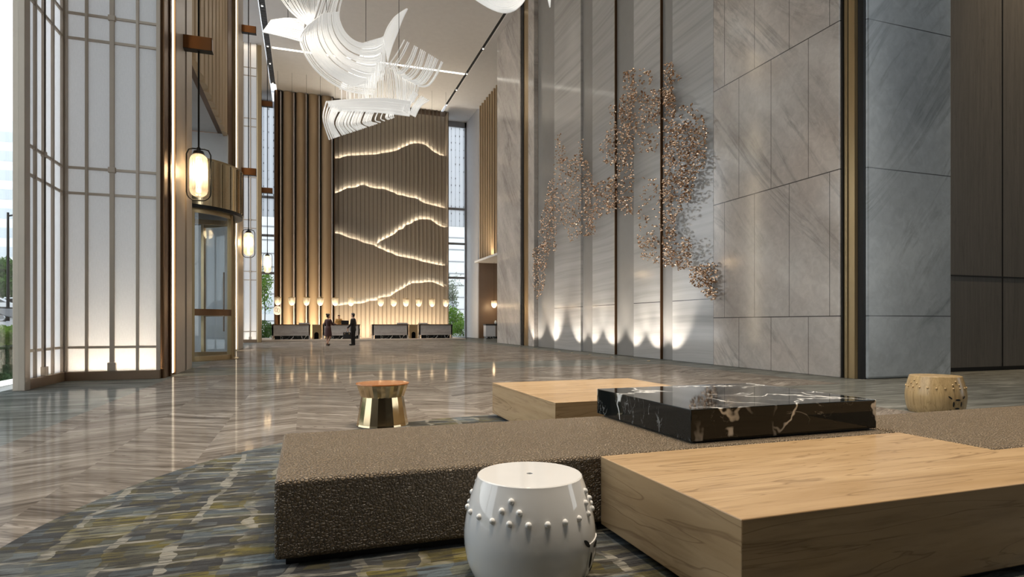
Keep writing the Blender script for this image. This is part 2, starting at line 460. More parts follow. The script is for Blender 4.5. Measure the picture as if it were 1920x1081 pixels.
def leaf_mat(name, a, b):
    t = NT(name); v = t.coords()
    n = t.noise(v, 3.0, 3.0)
    c = t.mix(n, a, b)
    d = t.n('ShaderNodeBsdfDiffuse'); t.link(c, d.inputs[0]); tr = t.n('ShaderNodeBsdfTranslucent'); t.link(c, tr.inputs[0])
    mx = t.n('ShaderNodeMixShader'); mx.inputs[0].default_value = 0.3
    t.link(d.outputs[0], mx.inputs[1]); t.link(tr.outputs[0], mx.inputs[2]); t.link(mx.outputs[0], t.out.inputs[0]); return t.m

def recess_stone():
    t = NT('pale linear stone'); v = t.coords(); x, y, z = t.sep(v)
    w = t.math('ADD', z, t.math('MULTIPLY', y, 0.03))
    bend = t.noise(t.comb(t.math('MULTIPLY', y, 0.15), 0, t.math('MULTIPLY', z, 0.1)), 1.0, 2.0)
    w = t.math('ADD', w, t.math('MULTIPLY', bend, 0.6))
    n = t.noise(t.comb(t.math('MULTIPLY', y, 0.10), 0, t.math('MULTIPLY', w, 4.5)), 1.0, 6.0, 0.65, 0.3)
    c = t.ramp(n, [(0.28, (0.38, 0.37, 0.355)), (0.5, (0.50, 0.488, 0.47)), (0.72, (0.57, 0.56, 0.545))])
    sm = seam_at(t, z, 1.88, 0.012)
    c = t.mix(sm, c, (0.08, 0.08, 0.08))
    t.bsdf(c, 0.10, 0.0, spec=0.5); return t.m

M = {}
M['floor'] = floor_stone()
M['rug'] = rug_mat()
M['leather'] = leather_mat()
M['blackmarble'] = black_marble_mat()
M['cloth'] = fabric_pane()
M['frit'] = frit_mat()
M['recess'] = recess_stone()
def side_seams(t, x, y, z):
    m = seam_at(t, z, 1.33, 0.012)
    for q in (4.5, 7.7, 10.9, 14.1): m = t.math('MAXIMUM', m, seam_at(t, z, q, 0.012))
    row = t.math('GREATER_THAN', z, 1.33)
    row = t.math('SUBTRACT', row, t.math('GREATER_THAN', z, 4.5)); row = t.math('ADD', row, t.math('GREATER_THAN', z, 7.7))
    yy = t.math('ADD', t.math('SUBTRACT', y, 10.837), t.math('MULTIPLY', row, 0.59))
    f = t.math('FRACT', t.math('DIVIDE', yy, 1.17)); f = t.math('MINIMUM', f, t.math('SUBTRACT', 1.0, f))
    return t.math('MAXIMUM', m, t.math('LESS_THAN', f, 0.006))
def end_seams(t, x, y, z):
    m = seam_at(t, z, 1.33, 0.010)
    for q in (4.44, 7.55, 10.7, 13.8): m = t.math('MAXIMUM', m, seam_at(t, z, q, 0.010))
    return m
LG, DG, VG = (0.66, 0.615, 0.565), (0.42, 0.38, 0.345), (0.23, 0.205, 0.185)
M['marble_side'] = marble('grey marble cladding', LG, DG, VG, 0.10, 1.0, 'yz', 0.85, seams=side_seams, warm=(0.95, 0.86, 0.80))
M['marble_end_skylit'] = marble('sky-tinted marble end cladding', (0.66, 0.715, 0.75), (0.42, 0.46, 0.49), (0.22, 0.245, 0.26), 0.16, 1.0, 'xz', 0.85, seams=end_seams)  # same grey marble, cool skylight put into its colour
M['marble_plain'] = marble('grey marble plain', LG, DG, VG, 0.15, 1.0, 'yz', 0.9)
M['desk_stone'] = marble('grey desk stone', (0.50, 0.475, 0.45), (0.34, 0.32, 0.30), (0.22, 0.2, 0.19), 0.12, 1.5, 'xz', 0.1)
M['wood_light'] = wood('pale oak veneer', (0.37, 0.245, 0.128), (0.49, 0.345, 0.195), (0.17, 0.10, 0.05), 'x', 0.26)
M['wood_y'] = wood('pale oak drum', (0.36, 0.25, 0.125), (0.55, 0.40, 0.20), (0.16, 0.10, 0.04), 'z', 0.25)
M['wood_dark'] = wood('smoked veneer wall', (0.125, 0.115, 0.10), (0.175, 0.16, 0.14), (0.07, 0.062, 0.055), 'z', 0.45, 1.0, 0.25)
M['wood_red'] = wood('polished rosewood', (0.36, 0.12, 0.035), (0.52, 0.22, 0.075), (0.09, 0.025, 0.01), 'x', 0.12, 3.0)
M['plinth'] = simple('dark plinth', (0.012, 0.011, 0.010), 0.6)
M['porcelain'] = simple('white glazed ceramic', (0.78, 0.78, 0.77), 0.07, coat=0.5)
M['hole'] = simple('dark opening', (0.008, 0.008, 0.008), 0.8)
M['brass'] = brushed('polished brass', (0.60, 0.47, 0.29), 0.12, (40, 40, 0.5), 0.05)
M['brass_dark'] = brushed('aged brass', (0.46, 0.345, 0.19), 0.30, (60, 60, 0.6), 0.06, 0.8)
M['bronze'] = brushed('satin bronze panel', (0.54, 0.415, 0.27), 0.5, (20, 20, 0.2), 0.015, 0.3)
M['bronze_deep'] = brushed('deep bronze', (0.17, 0.095, 0.05), 0.35)
M['bronze_bracket'] = simple('copper brown metal', (0.20, 0.085, 0.03), 0.28, 0.8)
M['fin'] = simple('pale mauve fin', (0.62, 0.56, 0.54), 0.45)
M['slat'] = simple('taupe wall slat', (0.30, 0.262, 0.215), 0.55)
M['slat_rib'] = simple('taupe rib', (0.16, 0.13, 0.10), 0.5)
M['black'] = simple('black metal', (0.012, 0.012, 0.012), 0.4, 0.5)
M['black_gloss'] = simple('black slot', (0.006, 0.006, 0.006), 0.7)
M['frame'] = simple('champagne metal', (0.43, 0.36, 0.285), 0.4, 0.15)
M['frame_base'] = simple('bronze skirting', (0.19, 0.125, 0.075), 0.4, 0.2)
M['beige_stone'] = simple('beige stone panel', (0.60, 0.51, 0.42), 0.35)
M['grey_stone'] = simple('pale grey stone', (0.56, 0.56, 0.56), 0.4)
M['ceil'] = simple('warm beige ceiling', (0.68, 0.67, 0.655), 0.8)
M['ceil_side'] = simple('grey ceiling', (0.56, 0.56, 0.565), 0.8)
M['plaster'] = simple('light plaster', (0.52, 0.52, 0.53), 0.7)
M['dark_wall'] = simple('dim plaster', (0.16, 0.15, 0.14), 0.8)
M['brown_panel'] = simple('brown veneer panel', (0.155, 0.105, 0.07), 0.4)
M['glass'] = glass_mat('clear glass')
M['door_glass'] = glass_mat('door glass', (0.95, 0.97, 0.98), 1.3)
M['alu'] = simple('grey aluminium', (0.30, 0.31, 0.33), 0.4, 0.5)
M['white'] = simple('white paint', (0.75, 0.75, 0.74), 0.5)
M['copper'] = brushed('copper petal', (0.72, 0.52, 0.37), 0.18, (6, 6, 6), 0.2)
M['recess_shaded'] = simple('recess stone in shade tone', (0.32, 0.31, 0.295), 0.16)  # same recess stone, darkened to paint the shade of the niches
M['monitor'] = simple('black plastic', (0.01, 0.01, 0.011), 0.35)
M['leaf'] = leaf_mat('hedge leaf', (0.09, 0.20, 0.025), (0.22, 0.36, 0.06))
M['leaf_dark'] = leaf_mat('tree leaf', (0.035, 0.09, 0.018), (0.10, 0.19, 0.045))
M['leaf_grey'] = leaf_mat('grey green leaf', (0.16, 0.19, 0.13), (0.28, 0.31, 0.22))
M['bark'] = simple('bark', (0.10, 0.08, 0.06), 0.9)
M['lawn'] = leaf_mat('dark lawn', (0.022, 0.045, 0.022), (0.05, 0.085, 0.045))
M['pave'] = simple('pale paving', (0.50, 0.50, 0.48), 0.8)
M['road'] = simple('asphalt', (0.24, 0.245, 0.25), 0.85)
M['carpaint'] = simple('white car paint', (0.70, 0.71, 0.72), 0.2, coat=0.6)
M['tyre'] = simple('tyre rubber', (0.015, 0.015, 0.015), 0.8)
M['carglass'] = simple('dark car glass', (0.03, 0.035, 0.04), 0.08)
M['facade'] = simple('pale facade', (0.86, 0.88, 0.90), 0.7)
M['facade_glass'] = simple('facade window band', (0.62, 0.67, 0.70), 0.4)
M['skin'] = simple('skin', (0.52, 0.31, 0.21), 0.5)
M['hair'] = simple('dark hair', (0.018, 0.012, 0.010), 0.45)
M['suit'] = simple('black suit cloth', (0.010, 0.010, 0.011), 0.8)
M['shirt'] = simple('white shirt', (0.70, 0.70, 0.69), 0.7)
M['dress'] = simple('dark maroon cloth', (0.045, 0.014, 0.014), 0.8)
M['tan'] = simple('tan jacket cloth', (0.42, 0.25, 0.08), 0.75)
M['shoe'] = simple('black shoe leather', (0.008, 0.008, 0.008), 0.3)
M['eye'] = simple('eye', (0.03, 0.02, 0.015), 0.2)
M['lip'] = simple('lips', (0.36, 0.12, 0.10), 0.5)
M['led_warm'] = emitter('warm led', (1.0, 0.84, 0.60), 4.0)
M['led_mount'] = emitter('ridge led', (1.0, 0.90, 0.74), 55.0)
M['led_line'] = emitter('ceiling led line', (1.0, 0.93, 0.80), 2.2)
M['lamp_glow'] = emitter('lantern glow', (1.0, 0.84, 0.56), 0.9)
M['bulb'] = emitter('bulb', (1.0, 0.80, 0.50), 3.0)
M['logo'] = simple('white enamel', (0.85, 0.85, 0.83), 0.4, emit=(1, 0.97, 0.9), estr=0.0)
M['screen_glow'] = emitter('spot lens', (1.0, 0.93, 0.8), 6.0)
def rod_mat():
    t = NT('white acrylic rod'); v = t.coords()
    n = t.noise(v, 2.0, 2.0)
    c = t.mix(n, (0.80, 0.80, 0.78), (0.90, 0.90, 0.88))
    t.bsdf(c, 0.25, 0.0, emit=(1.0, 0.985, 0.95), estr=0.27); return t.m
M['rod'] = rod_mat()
def ribbed_glass():
    t = NT('ribbed lantern glass')
    d = t.n('ShaderNodeBsdfTranslucent'); d.inputs[0].default_value = (0.95, 0.9, 0.8, 1)
    tr = t.n('ShaderNodeBsdfTransparent'); tr.inputs[0].default_value = (0.97, 0.95, 0.9, 1)
    gl = t.n('ShaderNodeBsdfGlossy'); gl.inputs['Roughness'].default_value = 0.1
    mx = t.n('ShaderNodeMixShader'); mx.inputs[0].default_value = 0.4; t.link(tr.outputs[0], mx.inputs[1]); t.link(d.outputs[0], mx.inputs[2])
    m2 = t.n('ShaderNodeMixShader'); m2.inputs[0].default_value = 0.10; t.link(mx.outputs[0], m2.inputs[1]); t.link(gl.outputs[0], m2.inputs[2])
    t.link(m2.outputs[0], t.out.inputs[0]); return t.m
M['lantern'] = ribbed_glass()
# ------------------------------------------------------------------ lights helper
def kelvin(k):
    return {2700: (1.0, 0.72, 0.43), 3000: (1.0, 0.78, 0.53), 3500: (1.0, 0.85, 0.67), 4000: (1.0, 0.90, 0.78), 6500: (0.93, 0.96, 1.0), 8000: (0.78, 0.88, 1.0)}[k]
def light(name, typ, loc, energy, col, aim=None, **k):
    d = bpy.data.lights.new(name, typ); d.energy = energy; d.color = col
    for a, b in k.items(): setattr(d, a, b)
    o = bpy.data.objects.new(name, d); COL.objects.link(o); o.location = loc
    if aim is not None:
        o.rotation_euler = (Vector(aim) - Vector(loc)).to_track_quat('-Z', 'Y').to_euler()
    return o

# ------------------------------------------------------------------ floor, ceiling, walls
struct('floor', MB().box(-4.95, -9, -0.25, 26, 52, 0.0), M['floor'])
TL, TR = -2.12, 10.45       # the two slots in the ceiling
struct('ceiling', MB().box(TL + 0.12, -9, H, TR - 0.10, 50.2, H + 0.3), M['ceil'])
struct('ceiling', MB().box(-6.5, -9, H, TL - 0.30, 50.2, H + 0.3).box(TR + 0.10, -9, H, 26, 50.2, H + 0.3), M['ceil_side'])

# marble wall opposite the entrance, in two lengths with the folded recess between them
mb = MB()
mb.box(XR, 9.98, 0, 12.6, 14.24, H)
struct('wall_right', mb, M['marble_side'], bevel=0.02)
mb = MB(); mb.prism([(11.12, 9.5), (13.62, 9.5), (13.62, 12.0), (11.12, 12.0)], 0, H)
struct('wall_right_end', mb, M['marble_end_skylit'], bevel=0.05)
mb = MB(); mb.box(XR, 30.45, 0, 12.9, 34.54, H); mb.box(XR + 0.02, 28.42, 0, 12.9, 29.25, H)
struct('wall_right_pier', mb, M['marble_plain'], bevel=0.02)
# folded stone panels of the recess
mb = MB()
edges = [28.42, 26.08, 23.21, 22.11, 20.25, 18.85, 17.16, 16.46, 14.32]
X0, X1 = 11.05, 11.15
pl = [(X1, 28.42)]
for i in range(8):
    a, b = edges[i], edges[i + 1]
    if i % 2 == 0: pl += [(X1, a), (X1, b)]
    else: pl += [(X0, a), (X0, b)]
poly = pl[1:] + [(12.5, 14.32), (12.5, 28.42)]
mb.prism(poly, 0, H)
struct('wall_right_recess', mb, M['recess'])
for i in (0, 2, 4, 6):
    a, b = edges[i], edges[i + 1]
    struct('niche_shade', MB().box(X1 - 0.012, b + 0.004, 0, X1 - 0.001, a - 0.03, H), M['recess_shaded'])  # thin dark sheet, niche shade put into its colour
mb = MB()
for y in (20.25, 17.16): mb.box(11.045, y - 0.03, 0, 11.15, y + 0.0, H)
struct('trim_1', mb, M['bronze_deep'])
struct('trim_2', MB().box(10.97, 14.235, 0, 11.2, 14.325, H), M['black_gloss'])
# brass corner column in its black reveal
mb = MB(); mb.box(11.06, 9.62, 0, 11.11, 9.97, H)
struct('trim_3', mb, M['black_gloss'])
cc = thing('brass_corner_profile', 'tall polished brass profile in black reveal at the corner of the grey marble wall', 'corner trim', (10.98, 9.8, 0))
mb = MB(); mb.prism([(10.965, 9.93), (10.965, 9.86), (11.0, 9.84), (11.0, 9.70), (11.05, 9.67), (11.058, 9.67), (11.058, 9.93)], 0, H)
mb.build('profile', M['brass_dark'], cc)
MB().box(10.93, 9.935, 0, 11.055, 9.975, H).build('edge_strip', M['black'], cc)
MB().box(11.05, 9.53, 0, 11.11, 9.615, H).build('edge_strip', M['black'], cc)
cc = thing('brass_wall_channel', 'slim brass channel between the far marble pier and the folded stone wall', 'wall trim', (10.95, 29.8, 0))
MB().box(11.0, 29.25, 0, 11.5, 30.1, H).build('channel', M['brass_dark'], cc)
MB().box(10.97, 30.1, 0, 11.5, 30.45, H).build('reveal', M['black'], cc)
# dark veneer wall in the lounge
mb = MB(); mb.box(13.62, 10.28, 0.10, 26, 10.6, H)
struct('wall_right_veneer', mb, M['wood_dark'])
mb = MB(); mb.box(13.62, 10.30, 0, 26, 10.5, 0.10); struct('baseboard_right', mb, M['black'])
mb = MB(); mb.box(13.62, 10.268, 2.31, 26, 10.29, 2.345)
for x in (16.53, 19.5, 22.4): mb.box(x - 0.012, 10.268, 0.1, x + 0.012, 10.29, H)
struct('trim_4', mb, M['black_gloss'])
struct('wall_far_right', MB().box(26, -2.4, 0, 26.3, 10.6, H).box(26, -9, 0, 26.3, -8.0, H), M['dark_wall'])
g = MB()
for y in (-7.95, -5.2, -2.45): g.box(25.95, y - 0.05, 0, 26.1, y + 0.05, H)
for z in (0.05, 6.5, 12.5): g.box(25.96, -8.0, z - 0.05, 26.09, -2.4, z + 0.05)
f = struct('window_5', g, M['alu'])  # unseen window, added for cool light and reflection on the marble end
MB().box(26.01, -8.0, 0, 26.03, -2.4, H).build('glass_pane', M['glass'], f)  # pane of the added window
struct('wall_rear', MB().box(-5, -9.3, 0, 26.3, -9, H), M['dark_wall'])

# far right: slatted upper wall over the alcove, plaster pier, alcove
XS = 13.0
mb = MB(); mb.box(XS + 0.12, 34.0, 6.2, XS + 0.5, 46.0, H)
struct('wall_right_link', MB().box(12.9, 34.54, 0, 13.4, 40.2, 6.0), M['bronze_deep'])
struct('wall_right_upper', mb, M['bronze_deep'])
mb = MB(); mb.box(XS, 46.31, 0, XS + 0.5, 50.2, H); struct('wall_right_back', mb, M['plaster'])
al = MB(); al.box(XS, 46.0, 0, 17.0, 46.3, 6.0).box(17.0, 38.0, 0, 17.3, 46.3, 6.0); struct('wall_alcove', al, M['brown_panel'])
struct('ceiling_alcove', MB().box(XS - 0.28, 38.0, 5.98, 17.3, 46.3, 6.14), M['white'])
fins = thing('bronze_fin_screen', 'row of tall bronze fins high on the wall above the white ledge', 'fin screen', (13.0, 43, 6.14))
for k in range(13):
    y = 45.6 - k * 0.62
    MB().box(XS - 0.06, y - 0.05, 6.145, XS + 0.12, y + 0.06, H - 0.02).build('fin', M['bronze'], fins)

# far end: glazing left and right of the reception wall
YW = 50.0
def glazed(n, x0, x1, label):
    fr = MB()
    for x in (x0 + 0.05, x1 - 0.06): fr.box(x - 0.06, YW - 0.1, 0, x + 0.06, YW + 0.1, H)
    fr.box(x0, YW - 0.1, H - 0.45, x1, YW + 0.1, H)
    f = struct('window_%d' % n, fr, M['alu'])
    rl = MB()
    for z in (5.05, 7.95, 10.9): rl.box(x0, YW - 0.08, z - 0.09, x1, YW + 0.08, z + 0.09)
    rl.build('window_rail', M['alu'], f)
    MB().box(x0, YW - 0.01, 0.05, x1, YW + 0.01, 9.4).build('glass_pane', M['glass'], f)
    MB().box(x0, YW - 0.02, 9.4, x1, YW + 0.02, H - 0.45).build('frit_pane', M['frit'], f)
    return f
glazed(1, -3.3, -2.15, '')
glazed(2, 11.0, 12.98, '')
struct('wall_left_back', MB().box(-6.5, 41.5, 0, -3.3, 50.2, H), M['plaster'])
# reception wall core
struct('wall_back', MB().box(-2.2, 47.9, 0, 11.0, 49.2, H), M['brown_panel'])

# ------------------------------------------------------------------ bronze channel panels
bx = [-2.2, -1.62, -0.71, 0.16, 1.07, 1.99]
names = ['outermost bronze wall panel beside the tall left window, carrying the white emblem', 'second bronze wall panel from the tall left window, behind the reception desks',
         'third bronze wall panel from the tall left window, behind the reception desks', 'fourth bronze wall panel from the tall left window, behind the reception desks',
         'bronze wall panel touching the ridged mountain relief wall']
for i in range(5):
    x0, x1 = bx[i], bx[i + 1]
    t = thing('bronze_wall_panel', names[i], 'wall panel', ((x0 + x1) / 2, 47.4, 0), group='tall bronze panels behind reception')
    w = x1 - x0 - 0.16; P = []
    nn = 12
    for j in range(nn + 1):
        u = j / nn
        y = 47.62 - 0.34 * (math.sqrt(max(0.0, 1 - (2 * min(u, 0.5) - 1) ** 2)) if u < 0.5 else 1.0 - 0.62 * (2 * u - 1) ** 2)
        P.append((x0 + u * w, y))
    mb = MB(); mb.prism(P + [(x0 + w, 47.9), (x0, 47.9)], 0.1, H - 0.02)
    mb.build('channel_face', M['bronze'] if i else M['bronze_deep'], t, smooth=40)
    MB().box(x1 - 0.15, 47.15, 0.1, x1 - 0.07, 47.9, H - 0.15).build('fin', M['fin'], t)
    MB().box(x1 - 0.07, 47.35, 0.1, x1 + 0.0, 47.9, H - 0.02).build('reveal', M['black'], t)
# emblem on the first panel: a white rounded plaque with a looped petal mark
lg = thing('wall_emblem', 'small white rounded emblem with looped petals on the dark bronze panel', 'sign', (-1.95, 47.05, 2.1))
pts = []
for k in range(40):
    a = 2 * pi * k / 40
    rr = 0.34 * (1 - 0.05 * cos(4 * a)); pts.append((-1.95 + rr * 0.78 * cos(a), 2.12 + rr * sin(a)))
MB().prism(pts, 47.10, 47.16, 'y').build('plaque', M['logo'], lg)
mb = MB(); mb.box(-2.0, 47.16, 2.05, -1.9, 47.45, 2.15); mb.build('standoff', M['brass_dark'], lg)
mb = MB()
for s, cx, cz in ((1, -2.03, 2.16), (-1, -1.87, 2.10)):
    lp = [(cx + 0.085 * cos(a) , 47.09, cz + 0.15 * sin(a)) for a in [2 * pi * k / 18 for k in range(18)]]
    mb.tube(lp, 0.012, 6, True)
mb.build('petal_mark', M['slat_rib'], lg)

# ------------------------------------------------------------------ mountain relief wall
def pxA(p): return (600 + p[0] / 6.004, 220 + p[1] / 6.004)
def pxB(p): return (600 + p[0] / 5.146, 380 + p[1] / 5.146)
YM = 47.75
def ridge(pts, conv, y):
    out = []
    for p in pts:
        q = on_y(*conv(p), y); out.append((q.x, q.z))
    return out
r1 = ridge([(175, 462), (222, 460), (270, 440), (318, 428), (365, 425), (390, 432), (440, 420), (490, 424), (530, 415), (580, 420), (640, 415), (690, 400), (740, 395), (800, 388), (850, 372), (890, 365), (930, 330), (950, 332), (990, 310), (1020, 295), (1080, 288), (1130, 292), (1170, 300), (1220, 330), (1270, 380), (1310, 400), (1350, 428), (1390, 432)], pxA, YM - 0.22)
r2 = ridge([(175, 855), (222, 835), (270, 812), (320, 790), (400, 790), (440, 765), (495, 750), (550, 780), (600, 795), (640, 802), (680, 800), (720, 798), (780, 830), (820, 835), (870, 872), (940, 875), (990, 898), (1040, 905), (1095, 903), (1140, 948), (1200, 970), (1260, 985), (1320, 1000), (1395, 1020)], pxA, YM - 0.44)
r3 = ridge([(555, 390), (600, 360), (640, 340), (690, 315), (740, 290), (760, 255), (800, 250), (830, 212), (870, 205), (900, 180), (940, 162), (1000, 155), (1060, 158), (1100, 185), (1150, 220), (1200, 240)], pxB, YM - 0.66)
r4 = ridge([(150, 295), (190, 295), (240, 320), (300, 345), (350, 350), (420, 385), (470, 395), (510, 400), (550, 430), (600, 445), (650, 475), (690, 480), (740, 512), (800, 520), (870, 535), (940, 545), (980, 568), (1040, 575), (1100, 590), (1200, 608)], pxB, YM - 0.88)
r5 = ridge([(150, 992), (200, 990), (250, 978), (320, 972), (400, 970), (440, 958), (480, 940), (540, 943), (590, 915), (620, 903), (670, 908), (720, 870), (760, 845), (820, 815), (870, 775), (930, 772), (980, 773), (1020, 762), (1080, 762), (1120, 775), (1200, 812)], pxB, YM - 1.10)
mt = thing('mountain_relief_wall', 'taupe slatted wall with glowing mountain ridge lines behind the reception desks', 'feature wall', (6.3, 47.7, 0))
MX0, MX1, NS = 2.07, 10.62, 27
pitch = (MX1 - MX0) / NS
def tier(yf, top, bot, xmin=MX0):
    """one overlapping layer of slats: top(x), bot(x) give its edges"""
    a = MB(); b = MB()
    for i in range(NS):
        xa = MX0 + i * pitch; xb = xa + pitch
        if xb <= xmin + 0.02: continue
        xa = max(xa, xmin)
        z0 = min(bot(xa), bot(xb))
        ta, tb = top(xa), top(xb)
        if max(ta, tb) <= z0: continue
        a.prism([(xa + 0.008, z0), (xb - 0.008, z0), (xb - 0.008, tb), (xa + 0.008, ta)], yf, yf + 0.035, 'y')
        b.prism([(xa - 0.03, z0), (xa + 0.03, z0), (xa + 0.03, ta + 0.0), (xa - 0.03, ta + 0.0)], yf - 0.09, yf, 'y')
    a.build('slat_layer', M['slat'], mt); b.build('rib_layer', M['slat_rib'], mt)
def F(p): return lambda x: lerp_poly(p, x)
low = lambda p, d=0.4: (lambda x: lerp_poly(p, x) - d)
tier(YM, lambda x: H - 0.02 if False else 17.85, low(r1))
tier(YM - 0.22, F(r1), low(r2))
tier(YM - 0.44, F(r2), lambda x: (min(lerp_poly(r3, x), 99) if x > r3[0][0] else lerp_poly(r4, x)) - 0.4)
tier(YM - 0.66, F(r3), low(r4), r3[0][0])
tier(YM - 0.88, F(r4), low(r5))
tier(YM - 1.10, F(r5), lambda x: 0.1)
mb = MB()
for i in range(NS + 1):
    x = MX0 + i * pitch; mb.box(x - 0.025, YM - 0.07, 17.5, x + 0.025, YM + 0.05, H)
mb.build('top_fin_row', M['slat_rib'], mt)
MB().box(MX0 - 0.05, YM - 1.15, 0.1, MX0 - 0.01, YM + 0.1, 17.85).build('edge_trim', M['bronze_deep'], mt)
MB().box(MX1 + 0.01, YM - 1.15, 0.1, MX1 + 0.06, YM + 0.1, 17.85).build('edge_trim', M['slat_rib'], mt)
for k, rr in enumerate((r1, r2, r3, r4, r5)):
    y = YM - 0.22 * (k + 1) + 0.085
    mb = MB()
    for p, q in zip(rr, rr[1:]):
        x0, x1 = max(p[0], MX0 + 0.02), min(q[0], MX1 - 0.02)
        if x1 - x0 < 0.02: continue
        if k == 3: y = YM - 0.44 - 0.135 if x1 <= r3[0][0] + 0.05 else YM - 0.88 + 0.085
        za, zb = lerp_poly(rr, x0) - 0.035, lerp_poly(rr, x1) - 0.035
        mb.add([(x0, y - 0.03, za), (x1, y - 0.03, zb), (x1, y + 0.03, zb), (x0, y + 0.03, za)], [(0, 1, 2, 3)])
    mb.build('light_strip', M['led_mount'], mt, recalc=False)

# ------------------------------------------------------------------ entrance side: lattice screens
def lattice(t, plane, pos, a0, a1, verts, side, top=H):
    """plane 'x': screen in X = pos, running along Y; 'y': screen in Y = pos, along X. side: +1/-1 direction the bars stand proud"""
    def bx(m, u0, u1, z0, z1, d0, d1):
        if plane == 'x': m.box(pos + side * d0, u0, z0, pos + side * d1, u1, z1)
        else: m.box(u0, pos + side * d0, z0, u1, pos + side * d1, z1)
    m = MB(); bx(m, a0, a1, 0.185, top, -0.008, 0.008); m.build('screen_cloth', M['cloth'], t)
    m = MB(); bx(m, a0, a1, 0.0, 0.185, -0.06, 0.075); m.build('skirting', M['frame_base'], t, bevel=0.008)
    for (u, w) in verts:
        m = MB(); bx(m, u - w / 2, u + w / 2, 0.185, top, 0.0, 0.055); m.build('mullion', M['frame'], t, bevel=0.006)
    zs = [0.68, 3.83, 4.35, 6.99, 7.5, 10.1, 10.6, 13.2, 13.7, 16.3, 16.8]
    for z in zs:
        m = MB(); bx(m, a0, a1, z - 0.025, z + 0.025, 0.0, 0.045); m.build('crossbar', M['frame'], t, bevel=0.004)
    uc = verts[len(verts) // 2][0]
    m = MB(); bx(m, uc - 0.075, uc + 0.075, 0.185, 0.36, 0.0, 0.085); m.build('foot_block', M['frame'], t, bevel=0.01)
    for z in (4.35, 7.5, 10.6):
        m = MB(); bx(m, uc - 0.07, uc + 0.07, z - 0.06, z + 0.06, 0.0, 0.07); m.build('joint_boss', M['frame'], t, bevel=0.015)
t = thing('lattice_screen', 'tall glowing lattice screen running away from the glass, nearest the left edge', 'screen', (-4.69, 13.7, 0), group='lattice screens by the entrance')
lattice(t, 'x', -4.69, 12.82, 14.54, [(13.18, 0.06), (13.55, 0.06), (13.56, 0.085), (13.99, 0.06), (14.46, 0.06)], 1)
MB().box(-4.78, 12.60, 0, -4.60, 12.82, H).build('end_post', M['frame'], t, bevel=0.01)
t = thing('lattice_screen', 'wide frosted lattice screen facing the lounge, between the corner and the light strip', 'screen', (-3.8, 14.54, 0), group='lattice screens by the entrance')
lattice(t, 'y', 14.54, -4.69, -2.92, [(-4.62, 0.09), (-4.25, 0.055), (-3.80, 0.085), (-3.34, 0.055), (-2.955, 0.075)], -1)
t = thing('lattice_screen', 'distant narrow lattice screen beyond the revolving door', 'screen', (-3.2, 40.0, 0), group='lattice screens by the entrance')
lattice(t, 'y', 40.0, -3.63, -2.80, [(-3.60, 0.06), (-3.2, 0.07), (-2.83, 0.06)], -1)
MB().box(-2.80, 39.85, 0, -2.56, 40.2, H - 0.1).build('end_post', M['brass_dark'], t, bevel=0.02)
# light box behind the facing screens
struct('wall_left_lightbox', MB().box(-4.66, 14.95, 0, -2.95, 15.05, H), M['white'])
struct('wall_left_lightbox', MB().box(-2.97, 14.62, 0, -2.93, 14.95, H), M['white'])
struct('wall_left_lightbox_far', MB().box(-3.7, 40.5, 0, -2.6, 40.6, H), M['white'])

# stone piers
mb = MB(); mb.box(-5.2, 15.06, 0, XL - 0.05, 17.78, H)
mb.box(XL - 0.05, 15.62, 0, XL, 16.82, H); mb.box(XL - 0.05, 17.03, 0, XL, 17.78, H)
struct('wall_left', mb, M['beige_stone'])
struct('trim_5', MB().box(XL - 0.06, 16.82, 0, XL - 0.045, 17.03, H), M['black_gloss'])
struct('trim_6', MB().box(-2.93, 14.6, 0, -2.86, 15.06, H).box(XL - 0.055, 15.06, 0, XL + 0.01, 15.22, H).box(XL - 0.055, 15.58, 0, XL + 0.012, 15.66, H), M['bronze_deep'])
led = thing('vertical_light_strip', 'tall warm light strip on the stone pier beside the near lattice screen', 'light strip', (XL, 15.4, 0.05), group='vertical light strips')
MB().box(XL - 0.03, 15.32, 0.05, XL - 0.012, 15.54, H).build('diffuser', M['led_warm'], led)
MB().box(XL - 0.045, 15.22, 0.03, XL - 0.03, 15.60, H).build('housing', M['brass_dark'], led)

mb = MB(); mb.box(-5.5, 26.3, 0, XL - 0.08, 31.4, H)
struct('wall_left_far', mb, M['bronze_deep'])
led = thing('vertical_light_strip', 'tall warm light strip on the bronze pier past the revolving door', 'light strip', (XL, 28.6, 0.05), group='vertical light strips')
MB().box(XL - 0.04, 28.2, 0.05, XL - 0.012, 28.75, H).build('diffuser', M['led_warm'], led)
MB().box(XL - 0.08, 27.9, 0.0, XL + 0.02, 28.15, H).build('housing', M['brass_dark'], led)
MB().box(XL - 0.08, 28.9, 0.0, XL + 0.03, 31.2, H).build('casing', M['beige_stone'], led)
# vestibule: far cheek wall, soffit, slatted wall over the opening
struct('wall_vestibule', MB().box(-6.8, 26.0, 0, XL - 0.06, 26.28, 8.6), M['grey_stone'])
struct('ceiling_vestibule', MB().box(-5.6, 17.8, 8.62, -3.0, 26.0, 8.75), M['ceil_side'])
struct('wall_left_upper', MB().box(-3.25, 17.78, 8.6, -3.05, 26.3, H), M['bronze_deep'])
sl = thing('slatted_wall_cladding', 'tall brown slatted cladding hanging over the entrance opening', 'cladding', (-2.95, 22, 8.55))
ys = [17.8 + 0.82 * i for i in range(11)]
for i in range(10):
    mb = MB(); a, b = ys[i] + 0.03, ys[i + 1] - 0.03
    mb.prism([(-3.05, a), (-2.90, a + 0.12), (-2.86, (a + b) / 2), (-2.90, b - 0.12), (-3.05, b)], 8.5, H)
    mb.build('slat', M['bronze'], sl)

